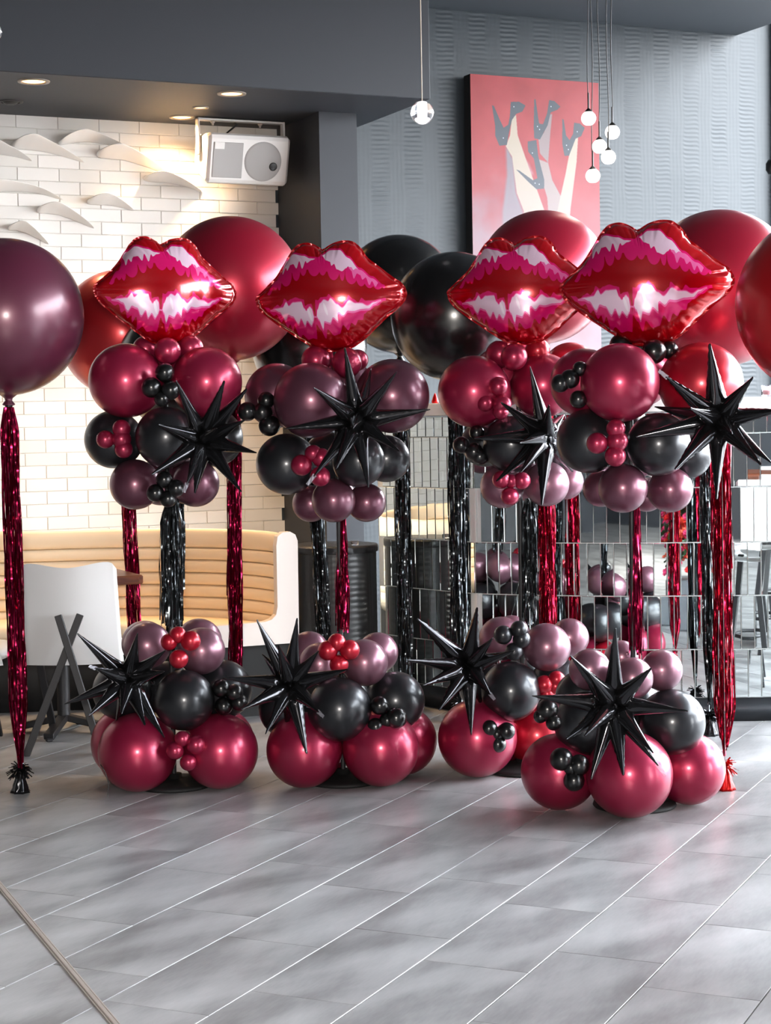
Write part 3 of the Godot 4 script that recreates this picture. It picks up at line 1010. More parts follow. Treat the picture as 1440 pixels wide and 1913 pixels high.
func build_booth() -> void:
	var o := thing("banquette", "curved cream booth with a channel-tufted back on a black plinth", "banquette")
	var path := catmull(BOOTH, 60)
	# section is measured inwards (towards the sitter) from the path
	var edges := [0.90, 0.800, 0.737, 0.670, 0.606, 0.543, 0.480, 0.425]
	for k in edges.size() - 1:
		var hi: float = edges[k]
		var lo: float = edges[k + 1]
		var sec := []
		for j in 9:
			var a := PI * (j / 8.0) - PI / 2
			sec.append([0.026 * pow(cos(a), 0.55) if absf(cos(a)) > 1e-6 else 0.0, (hi + lo) / 2 + sin(a) * (hi - lo) / 2])
		sec.append([-0.055, hi - (0.02 if k == 0 else 0.0)])
		sec.append([-0.055, lo])
		var b := MB.new()
		sweep(b, path, sec)
		part("channel", b.mesh(), M.booth_cream, o)
	var seat := MB.new()
	sweep(seat, path, [[0.0, 0.36], [0.0, 0.425], [0.06, 0.445], [0.30, 0.45], [0.36, 0.445], [0.385, 0.43], [0.39, 0.40], [0.385, 0.36]])
	part("seat", seat.mesh(), M.booth_cream, o)
	var pl := MB.new()
	sweep(pl, path, [[-0.05, 0.0], [-0.05, 0.36], [0.34, 0.36], [0.34, 0.0]])
	part("plinth", pl.mesh(), M.plinth_black, o)
	# the upholstered end: an L-shaped cheek, rounded in the crook
	for e in 2:
		var end: Vector2 = path[path.size() - 1] if e == 0 else path[0]
		var d: Vector2 = (path[path.size() - 1] - path[path.size() - 2]).normalized() if e == 0 else (path[0] - path[1]).normalized()
		var nrm := Vector2(-d.y, d.x) * (1.0 if e == 0 else -1.0)
		var out := PackedVector2Array()
		for p in [[-0.075, 0.355], [0.40, 0.355], [0.405, 0.44], [0.37, 0.462], [0.10, 0.468], [0.065, 0.478], [0.042, 0.50], [0.034, 0.54], [0.034, 0.84], [0.026, 0.885], [0.0, 0.905], [-0.04, 0.907], [-0.066, 0.892], [-0.078, 0.86]]:
			out.append(Vector2(p[0], p[1]))
		var x := Vector3(nrm.x, 0, nrm.y)
		var z := x.cross(Vector3.UP)
		var b := MB.new()
		b.prism(out, 0.05, Transform3D(Basis(x, Vector3.UP, z), Vector3(end.x, 0, end.y) + Vector3(d.x, 0, d.y) * 0.02), 0.008)
		part("end_cheek", b.mesh(), M.booth_white, o)

func make_chair(label: String) -> Node3D:
	# a shell chair seen from behind; local z points to the sitter's back
	var o := thing("dining_chair", label, "chair", Transform3D(), "white shell chairs at the booth table")
	var b := MB.new()
	var rows := []
	var back := []
	for j in 21:
		var f := j / 20.0
		var row := PackedVector3Array()
		var row2 := PackedVector3Array()
		for i in 25:
			var s := i / 24.0 * 2.0 - 1.0
			var half := lerpf(0.226, 0.213, f)
			var top := 0.845 + 0.022 * (smoothstep(0.0, 0.85, absf(s)) - 1.0) - 0.035 * pow(absf(s), 16.0)
			var y := lerpf(0.375, top, f)
			var lean := 0.05 * f + 0.015 * f * f
			var wrap := 0.055 * s * s + 0.07 * pow(1.0 - f, 4.0)
			row.append(Vector3(s * half, y, lean - wrap))
			row2.append(Vector3(s * (half - 0.012), lerpf(0.40, top - 0.012, f), lean - wrap - 0.030))
		rows.append(row)
		back.append(row2)
	# outer skin, rim and inner skin in one closed shell
	var shell := []
	for j in 21:
		var ring := PackedVector3Array(rows[j])
		for i in 25:
			ring.append(back[j][24 - i])
		shell.append(ring)
	b.grid(shell, true)
	b.grid([rows[20], back[20]], false, Vector3.UP)
	b.grid([rows[0], back[0]], false, Vector3.DOWN)
	part("backrest", b.mesh(), M.chair_white, o)
	var st := MB.new()
	var srows := []
	for j in 15:
		var f := j / 14.0
		var ring := PackedVector3Array()
		for i in 24:
			var a := TAU * i / 24.0
			var sx := signf(cos(a)) * pow(absf(cos(a)), 0.45)
			var sy := signf(sin(a)) * pow(absf(sin(a)), 0.7)
			var half := 0.23 * (1.0 - 0.18 * pow(absf(f * 2.0 - 1.0), 5.0))
			ring.append(Vector3(sx * half, 0.418 + sy * 0.040 * (1.0 - pow(absf(f * 2.0 - 1.0), 8.0)), -0.145 - f * 0.36))
		srows.append(ring)
	st.grid(srows, true)
	part("seat", st.mesh(), M.chair_white, o)
	for s in [-1.0, 1.0]:
		var l := MB.new()   # crossed rear bars, running up the back
		l.bar(Vector3(0.048 * s + 0.005, 0.615, 0.055 - 0.006 * s), Vector3(-0.165 * s - 0.03, 0.0, 0.10 - 0.006 * s), 0.032, 0.022, Vector3.RIGHT)
		part("leg", l.mesh(), M.iron, o)
	for s in [-1.0, 1.0]:
		var l := MB.new()
		l.bar(Vector3(0.15 * s, 0.395, -0.10), Vector3(0.13 * s, 0.0, -0.44), 0.032, 0.022, Vector3.RIGHT)
		part("leg", l.mesh(), M.iron, o)
	return o

func build_dining() -> void:
	var c := make_chair("white shell chair with crossed black rear legs, beside the leftmost balloon column")
	c.transform = Transform3D(Basis(Vector3.UP, deg_to_rad(4.0)), CHAIRS[0])
	var c2: Node3D = c.duplicate()
	c2.name = numbered("dining_chair")
	add_child(c2)
	tag(c2, "white shell chair mostly cut off by the left edge of the photo", "chair", "white shell chairs at the booth table")
	c2.transform = Transform3D(Basis(Vector3.UP, deg_to_rad(0.0)), CHAIRS[1])
	var o := thing("dining_table", "wooden dining table in front of the booth, behind the white chair", "table", Transform3D(ROOM.basis, TABLE))
	var b := MB.new()
	b.box(Vector3(-0.23, 0.73, 0), Vector3(0.50, 0.042, 0.56), 0.006)
	part("tabletop", b.mesh(), M.table_wood, o)
	for x in [-0.30]:
		var p := MB.new()
		p.lathe([[0.0, 0.06], [0.034, 0.06], [0.030, 0.09], [0.030, 0.69], [0.09, 0.70], [0.09, 0.709], [0.0, 0.709]], 24, Transform3D(Basis(), Vector3(x, 0, 0)))
		part("pedestal", p.mesh(), M.iron, o)
		for s in 4:
			var a := TAU * s / 4.0 + 0.55
			var d := Vector3(cos(a), 0, sin(a))
			var f := MB.new()
			f.bar(Vector3(x, 0.075, 0) + d * 0.01, Vector3(x, 0.022, 0) + d * 0.24, 0.03, 0.05, Vector3.UP, 0.004)
			f.box(Vector3(x, 0.008, 0) + d * 0.235, Vector3(0.03, 0.016, 0.03), 0.004)
			part("foot", f.mesh(), M.iron, o)

# seen only in the mirror strips: the room on the camera's side
func build_far_side() -> void:
	var t := thing("high_table", "high wooden table with white top edge, seen in the mirror strips", "table", Transform3D(Basis(Vector3.UP, 0.2), Vector3(3.0, 0, -5.6)))
	var b := MB.new()
	b.box(Vector3(0, 1.05, 0), Vector3(1.5, 0.05, 0.75), 0.006)
	part("tabletop", b.mesh(), M.table_wood, t)
	for s in [-1.0, 1.0]:
		var l := MB.new()
		l.box(Vector3(s * 0.6, 0.51, 0), Vector3(0.08, 1.02, 0.5), 0.006)
		part("leg", l.mesh(), M.iron, t)
	var st := thing("bar_stool", "white bar stool nearest the mirrored bar, seen in its strips", "stool", Transform3D(), "white bar stools")
	var s := MB.new()
	var rows := []
	for j in 13:
		var f := j / 12.0
		var ring := PackedVector3Array()
		for i in 20:
			var a := TAU * i / 20.0
			ring.append(Vector3(signf(cos(a)) * pow(absf(cos(a)), 0.6) * 0.21 * (1.0 - 0.3 * pow(absf(f * 2 - 1), 6.0)), 0.70 + 0.035 * sin(a), -0.2 + 0.4 * f))
		rows.append(ring)
	s.grid(rows, true)
	part("seat", s.mesh(), M.chair_white, st)
	var bk := MB.new()
	bk.box(Vector3(0, 0.90, 0.21), Vector3(0.40, 0.36, 0.04), 0.015, Basis(Vector3.RIGHT, 0.12))
	part("backrest", bk.mesh(), M.chair_white, st)
	for x in [-1.0, 1.0]:
		for z in [-1.0, 1.0]:
			var l := MB.new()
			l.bar(Vector3(x * 0.13, 0.68, z * 0.13), Vector3(x * 0.2, 0.0, z * 0.2), 0.03, 0.03, Vector3.RIGHT)
			part("leg", l.mesh(), M.iron, st)
	var ring_path := []
	var rad := []
	for k in 25:
		ring_path.append(Vector3(cos(TAU * k / 24.0) * 0.19, 0.26, sin(TAU * k / 24.0) * 0.19))
		rad.append(0.010)
	var fr := MB.new()
	fr.tube(ring_path, rad, 8)
	part("foot_ring", fr.mesh(), M.iron, st)
	var places := [[Vector3(1.93, 0, -7.05), 0.3, ""], [Vector3(2.35, 0, -6.3), 0.4, "second white bar stool from the mirrored bar, seen in its strips"], [Vector3(3.0, 0, -4.9), 0.2, "white bar stool on the far side of the high table, seen in the strips"], [Vector3(3.9, 0, -6.1), 3.3, "white bar stool at the window end of the high table, seen in the strips"]]
	for k in places.size():
		var o := st if k == 0 else st.duplicate()
		if k > 0:
			o.name = numbered("bar_stool")
			add_child(o)
			tag(o, places[k][2], "stool", "white bar stools")
		o.transform = Transform3D(Basis(Vector3.UP, places[k][1]), places[k][0])
	var f := thing("flower_planter", "grey planter heaped with red, pink and coral flowers, seen in the mirror strips", "flowers", Transform3D(Basis(), Vector3(1.31, 0, -4.42)))
	var pb := MB.new()
	pb.box(Vector3(0, 0.17, 0), Vector3(0.42, 0.34, 0.42), 0.01)
	part("planter", pb.mesh(), M.planter_grey, f)
	var kinds := ["petal_red", "petal_pink", "petal_coral", "leaf"]
	for kk in 4:
		var m := MB.new()
		for i in (70 if kk < 3 else 60):
			var a := rng.randf() * TAU
			var h := rng.randf()
			var rr := 0.26 * sqrt(rng.randf()) * (1.0 - 0.5 * h)
			var c := Vector3(cos(a) * rr, 0.36 + 0.5 * h, sin(a) * rr)
			var face := Vector3(cos(a) * 0.8 + rng.randf() - 0.5, 0.5, sin(a) * 0.8 + rng.randf() - 0.5).normalized()
			var e1 := face.cross(Vector3(0.3, 0.1, 0.9)).normalized()
			var e2 := face.cross(e1)
			for q in (6 if kk < 3 else 2):   # cupped petals round the heart, or a pair of leaves
				var w := TAU * q / (6.0 if kk < 3 else 2.0) + rng.randf() * 0.4
				var out := e1 * cos(w) + e2 * sin(w)
				var across := face.cross(out)
				var size := rng.randf_range(0.026, 0.036) * (1.0 if kk < 3 else 1.7)
				var cup := []
				for j in 4:
					var g := j / 3.0
					var row := PackedVector3Array()
					for i2 in 4:
						var h2 := i2 / 3.0 * 2.0 - 1.0
						row.append(c + out * size * g + across * size * 0.62 * h2 * sin(PI * (0.12 + 0.74 * g)) + face * (0.012 * g * (1.0 - g) * 4.0 * 0.5 + 0.010 * h2 * h2 + 0.014 * g))
					cup.append(row)
				m.grid(cup, false, face)
		stuff(part("foliage" if kk == 3 else "blossoms", m.mesh(), M[kinds[kk]], f))

# ---------------------------------------------------------------- balloons
func ball_mesh(segs: int, rows_n: int) -> ArrayMesh:
	var b := MB.new()
	var prof := []
	for k in rows_n + 1:
		var a := PI * 0.965 * k / rows_n
		var y := cos(a)
		prof.append([sin(a), y * (1.0 if y > 0 else 1.035)])
	prof.append([0.055, -1.07])
	prof.append([0.045, -1.10])
	prof.append([0.085, -1.15])
	prof.append([0.07, -1.165])
	prof.append([0.0, -1.155])
	b.lathe(prof, segs)
	return b.mesh()

func ball_at(called: String, p: Vector3, r: float, inward: Vector3, m: Material, parent: Node3D, small := false) -> MeshInstance3D:
	var y := -inward.normalized()
	var x := Vector3(0.31, 0.2, 0.93)
	x = (x - y * x.dot(y)).normalized()
	return part(called, BALL_SMALL if small else BALL, m, parent, Transform3D(Basis(x, y, x.cross(y)).scaled(Vector3.ONE * r), p))

# hanging strips of metallic film
func tassel(parent: Node3D, m: Material, top: Vector3, long: float, r: float, strands: int, taper: float, lean := Vector3.ZERO) -> void:
	var v := PackedVector3Array()
	var nn := PackedVector3Array()
	var ids := PackedInt32Array()
	for s in strands:
		var a := rng.randf() * TAU
		var rr := r * sqrt(rng.randf())
		var l := long * (rng.randf_range(0.93, 1.0) if s % 3 else rng.randf_range(0.45, 0.98))
		var half := rng.randf_range(0.0022, 0.0040)
		var face := rng.randf() * TAU
		var seg := maxi(8, int(l / 0.032))
		var ph := rng.randf() * TAU
		var amp := rng.randf_range(0.001, 0.005)
		for k in seg + 1:
			var f := float(k) / seg
			var y := f * l
			var g := f * l / long
			var spread := minf(1.0, 0.45 + y / 0.16) if taper >= 0.0 else 0.35 + 0.65 * smoothstep(0.0, 0.8, f) + 0.25 * sin(ph) * f * f
			if taper > 0.0 and g > 1.0 - taper:
				spread *= lerpf(1.0, 0.12, (g - 1.0 + taper) / taper)
			face += rng.randf_range(-0.55, 0.55)
			var c := top + lean * g + Vector3(cos(a) * rr * spread + amp * sin(ph + y * 11.0), -y, sin(a) * rr * spread + amp * cos(ph + y * 9.0))
			var w := Vector3(cos(face), 0.0, sin(face)) * half
			v.append(c - w)
			v.append(c + w)
			var fn := Vector3(-sin(face), rng.randf_range(-0.6, 0.6), cos(face)).normalized()
			nn.append(fn)
			nn.append(fn)
			if k < seg:
				var i := v.size() - 2
				ids.append_array(PackedInt32Array([i, i + 1, i + 2, i + 1, i + 3, i + 2]))
	var arr := []
	arr.resize(Mesh.ARRAY_MAX)
	arr[Mesh.ARRAY_VERTEX] = v
	arr[Mesh.ARRAY_NORMAL] = nn
	arr[Mesh.ARRAY_INDEX] = ids
	var mesh := ArrayMesh.new()
	mesh.add_surface_from_arrays(Mesh.PRIMITIVE_TRIANGLES, arr)
	stuff(part("tassel", mesh, m, parent))

func foil_weight(parent: Node3D, at: Vector3, m: Material, r: float, h: float) -> void:
	var b := MB.new()
	var rows := []
	var seg := 28
	for k in 9:
		var f := k / 8.0
		var ring := PackedVector3Array()
		for s in seg:
			var a := TAU * s / seg
			var rr := lerpf(r, r * 0.30, pow(f, 0.9)) * (1.0 + 0.09 * sin(a * 7.0 + f * 2.0) + 0.06 * rng.randf_range(-1, 1))
			ring.append(at + Vector3(cos(a) * rr, h * f, sin(a) * rr))
		rows.append(ring)
	var low := PackedVector3Array()
	for s in seg:
		low.append(at)
	rows.push_front(low)
	b.grid(rows, true)
	var w := part("weight", b.mesh(), m, parent)
	var fr := MB.new()
	for s in 120:
		var a := rng.randf() * TAU
		var tilt := rng.randf_range(-0.5, 1.3)
		var d := Vector3(cos(a) * cos(tilt), sin(tilt), sin(a) * cos(tilt))
		var l := rng.randf_range(0.6, 1.1) * r * 1.35
		var side := d.cross(Vector3(rng.randf() - 0.5, 0.3, rng.randf() - 0.5)).normalized() * 0.0028
		var p0 := at + Vector3(0, h * 1.02, 0)
		var p1 := p0 + d * l * 0.6
		var p2 := p0 + d * l + Vector3(0, -0.012, 0)
		fr.quad(p0 - side, p0 + side, p1 + side, p1 - side, d.cross(side))
		fr.quad(p1 - side, p1 + side, p2 + side, p2 - side, d.cross(side))
	stuff(part("frill", fr.mesh(), m, w))

func giant(g: Array) -> void:
	var c: Vector3 = g[1]
	var r: float = g[2]
	var o := thing("giant_balloon", g[0], "balloon", Transform3D(Basis(), Vector3(c.x, 0, c.z)), "giant round balloons on tassels")
	var p := Vector3(0, c.y, 0)
	ball_at("latex", p, r, Vector3.DOWN, M[g[3]], o)
	if g[4] == "":
		return
	var top: Vector3 = p + Vector3(0, -r * 1.12, 0)
	var end: float = g[5]       # height of the tassel's lower end
	var shift: Vector3 = g[6]   # sideways hang of its middle
	var knot := MB.new()
	knot.lathe([[0.0, 0.015], [0.012, 0.012], [0.017, 0.0], [0.012, -0.02], [0.0, -0.024]], 14, Transform3D(Basis(), top + Vector3(0, -0.01, 0)))
	part("knot", knot.mesh(), M.jet, o)
	tassel(o, M[g[4]], top + Vector3(0, -0.02, 0), top.y - 0.02 - end, g[7], 90, g[8], shift)
	if g[9] != "":
		var wp: Vector3 = g[10] - Vector3(c.x, 0, c.z)
		var s := MB.new()
		s.tube([Vector3(wp.x, 0.09, wp.z), top + Vector3(0.004, 0, 0)], [0.0012, 0.0012], 5)
		part("string", s.mesh(), M.jet, o)
		foil_weight(o, wp, M[g[9]], 0.038, 0.085)

func column(k: int) -> void:
	var c: Array = COLUMNS[k]
	var axis: Vector3 = c[1]
	var o := thing("balloon_column", c[0], "balloon column", Transform3D(Basis(), axis), "balloon columns topped with lips")
	var b := MB.new()
	b.lathe([[0.0, 0.0], [0.15, 0.0], [0.155, 0.006], [0.15, 0.02], [0.03, 0.032], [0.03, 0.05], [0.0, 0.05]], 40)
	part("base_plate", b.mesh(), M.plinth_black, o)
	var p := MB.new()
	p.tube([Vector3(0, 0.03, 0), Vector3(0, c[2], 0)], [0.010, 0.010], 12)
	part("pole", p.mesh(), M.iron, o)
	tassel(o, M[c[3]], Vector3(c[4], c[5], 0.0), c[6], c[7], 80, c[8], Vector3(c[9], 0, 0))
	for q in c[10]:
		var at := Vector3(q[0], q[1], q[2]) - axis
		var big: bool = q[3] > 0.055
		var inward := Vector3(-at.x, 0.04 * signf(axis.y + 1.0 - at.y), -at.z)
		if inward.length() < 0.03:
			inward = Vector3.DOWN
		ball_at("balloon" if big else "small_balloon", at, q[3], inward, M[q[4]], o, not big)
	for q in c[11]:   # tag ends of the tying strips
		var s := MB.new()
		var at := Vector3(q[0], q[1], q[2]) - axis
		s.tube([at, at + Vector3(0.02, -0.03, 0.01), at + Vector3(0.03, -0.08, 0.0), at + Vector3(0.026, -0.13, 0.01)], [0.002, 0.002, 0.002, 0.002], 5)
		part("tie_end", s.mesh(), M.jet, o)

func spike_mesh(to: Vector3, r: float, seed_: int) -> ArrayMesh:
	var rg := RandomNumberGenerator.new()
	rg.seed = seed_
	var y := to.normalized()
	var x := y.cross(Vector3(rg.randf() - 0.5, rg.randf() - 0.5, rg.randf() - 0.5)).normalized()
	var z := x.cross(y)
	var long := to.length()
	var rows := []
	var seg := 24
	var steps := 26
	for k in steps + 1:
		var f := float(k) / steps
		var rad := r * lerpf(0.30, 1.0, smoothstep(0.0, 0.26, f))
		rad *= 1.0 if f < 0.27 else 1.0 - pow((f - 0.27) / 0.73, 0.92) * 0.94
		var gathered := 1.0 - smoothstep(0.04, 0.40, f)
		var ring := PackedVector3Array()
		for s in seg:
			var a := TAU * s / seg
			# two welded halves: round, with a thin wrinkled seam on either side
			var q := rad * (1.0 + 0.035 * cos(a * 2.0) + 0.03 * sin(a * 3.0 + seed_))
			if s == 0 or s == seg / 2:
				q += 0.0042 * (1.0 - f * 0.6) + 0.0009 * sin(k * 2.3 + s) + rg.randf_range(-0.0006, 0.0006)
			# creases where it is gathered at the middle
			q *= 1.0 + gathered * (0.17 * sin(a * 5.0 + seed_ + f * 5.0) + rg.randf_range(-0.16, 0.16))
			ring.append(y * f * long + (x * cos(a) + z * sin(a)) * q)
		rows.append(ring)
	var tip := PackedVector3Array()
	var low := PackedVector3Array()
	for s in seg:
		tip.append(y * (long + 0.002))
		low.append(Vector3.ZERO)
	rows.push_back(tip)
	rows.push_front(low)
	var b := MB.new()
	b.grid(rows, true)
	return b.mesh()

func star(s: Array, k: int) -> void:
	var c: Vector3 = s[1]
	var o := thing("starburst_balloon", s[0], "starburst balloon", Transform3D(Basis(), c), "black foil starburst balloons")
	var core := MB.new()
	var rows := []
	for j in 13:
		var a := PI * j / 12.0
		var ring := PackedVector3Array()
		for i in 22:
			var w := TAU * i / 22.0
			var rr := 0.034 * (1.0 + 0.16 * sin(w * 6.0 + j) + rng.randf_range(-0.20, 0.20))
			ring.append(Vector3(cos(w) * sin(a), cos(a), sin(w) * sin(a)) * (rr if j > 0 and j < 12 else 0.036))
		rows.append(ring)
	core.grid(rows, true)
	part("core", core.mesh(), M.foil_black, o)
	var i := 0
	for q in s[2]:
		var to := Vector3(q[0], q[1], q[2])
		part("spike", spike_mesh(to, rng.randf_range(0.0310, 0.0345), 100 * k + i), M.foil_black, o)
		i += 1
	if s[3] >= 0:   # the clear filling tail left on one spike
		var q: Array = s[2][s[3]]
		var to := Vector3(q[0], q[1], q[2])
		var d := to.normalized()
		var t := MB.new()
		var x := d.cross(Vector3.BACK).normalized()
		var tr := []
		for j in 7:
			var f := j / 6.0
			var row := PackedVector3Array()
			for e in 5:
				var g := e / 4.0 * 2.0 - 1.0
				row.append(to + d * (f * 0.05 - 0.008) + x * g * 0.008 * (1.0 - 0.3 * f) + Vector3.BACK * 0.004 * sin(j * 2.1 + e * 1.7))
			tr.append(row)
		t.grid(tr, false, Vector3.BACK)
		part("filling_tail", t.mesh(), M.clear_film, o)

func lips_mesh() -> ArrayMesh:
	var raw := LIPS_OUTLINE
	var ctl := []
	for p in raw:
		var x: float = (p[0] - 707.0) / 668.0
		ctl.append(Vector2(x, (535.0 - p[1]) / 668.0 - x * 0.052))
	var out := []
	var n := ctl.size()
	for k in n:
		for j in 6:
			out.append(ctl[k].cubic_interpolate(ctl[(k + 1) % n], ctl[(k + n - 1) % n], ctl[(k + 2) % n], j / 6.0))
	var count := out.size()
	var mid := Vector2(0.0, -0.02)
	# how far the film swells: a membrane under even pressure, relaxed on a coarse grid
	var gw := 85
	var gh := 65
	var step := 2.1 / (gw - 1)
	var poly := PackedVector2Array(out)
	var inside := PackedByteArray()
	var lift := PackedFloat32Array()
	inside.resize(gw * gh)
	lift.resize(gw * gh)
	for j in gh:
		for i in gw:
			inside[j * gw + i] = 1 if Geometry2D.is_point_in_polygon(Vector2(-1.05 + i * step, -0.80 + j * step), poly) else 0
	for it in 150:
		for j in range(1, gh - 1):
			for i in range(1, gw - 1):
				var q := j * gw + i
				if inside[q]:
					lift[q] += 1.88 * (0.25 * (lift[q - 1] + lift[q + 1] + lift[q - gw] + lift[q + gw] + step * step) - lift[q])
	var most := 0.0
	for q in lift:
		most = maxf(most, q)
	var swell := func(p: Vector2) -> float:
		var x := clampf((p.x + 1.05) / step, 0.0, gw - 1.01)
		var y := clampf((p.y + 0.80) / step, 0.0, gh - 1.01)
		var i := int(x)
		var j := int(y)
		var q := j * gw + i
		var v := lerpf(lerpf(lift[q], lift[q + 1], x - i), lerpf(lift[q + gw], lift[q + gw + 1], x - i), y - j)
		return 0.37 * pow(maxf(v, 0.0) / most, 0.62)
	var rings := 30
	var b := MB.new()
	for side in [1.0, -1.0]:
		var rows := []
		var uvs := []
		for r in rings + 1:
			var t := pow(float(r) / rings, 0.8)
			var row := PackedVector3Array()
			var uv := []
			for k in count:
				var edge: Vector2 = out[k]
				var pucker := smoothstep(0.72, 1.0, t)
				var fold := sin(k * TAU / count * 34.0 + 2.0 * sin(k * 0.21))
				var fold2 := absf(sin(k * TAU / count * 17.0 + 1.3 * sin(k * 0.13)))
				var p := mid + (edge - mid) * (t * (1.0 - 0.012 * pucker * (0.5 + 0.5 * fold)))
				var z := 0.0
				if t < 0.86:
					z = swell.call(p)
				else:
					z = swell.call(mid + (edge - mid) * 0.86) * sqrt(maxf(0.0, 1.0 - t * t) / (1.0 - 0.86 * 0.86))
				z += 0.016 * pucker * (1.0 - t * 0.6) * fold - 0.020 * smoothstep(0.6, 0.92, t) * (1.0 - smoothstep(0.97, 1.0, t)) * pow(1.0 - fold2, 4.0)
				row.append(Vector3(p.x, p.y, z * side))
				uv.append(Vector2((p.x + 1.05) / 2.1, (0.86 - p.y) / 1.7))
			rows.append(row)
			uvs.append(uv)
		b.grid(rows, true, Vector3(0, 0, side), uvs)
	# the flat welded rim
	var rim := []
	var ruv := []
	for g in 2:
		var row := PackedVector3Array()
		var uv := []
		for k in count:
			var edge: Vector2 = out[k]
			var fold := sin(k * TAU / count * 34.0 + 2.0 * sin(k * 0.21))
			var p := mid + (edge - mid) * (0.99 + 0.030 * g)
			row.append(Vector3(p.x, p.y, 0.012 * fold * g))
			uv.append(Vector2((p.x + 1.05) / 2.1, (0.86 - p.y) / 1.7))
		rim.append(row)
		ruv.append(uv)
	b.grid(rim, true, Vector3(0, 0, 1), ruv)
	return b.mesh()

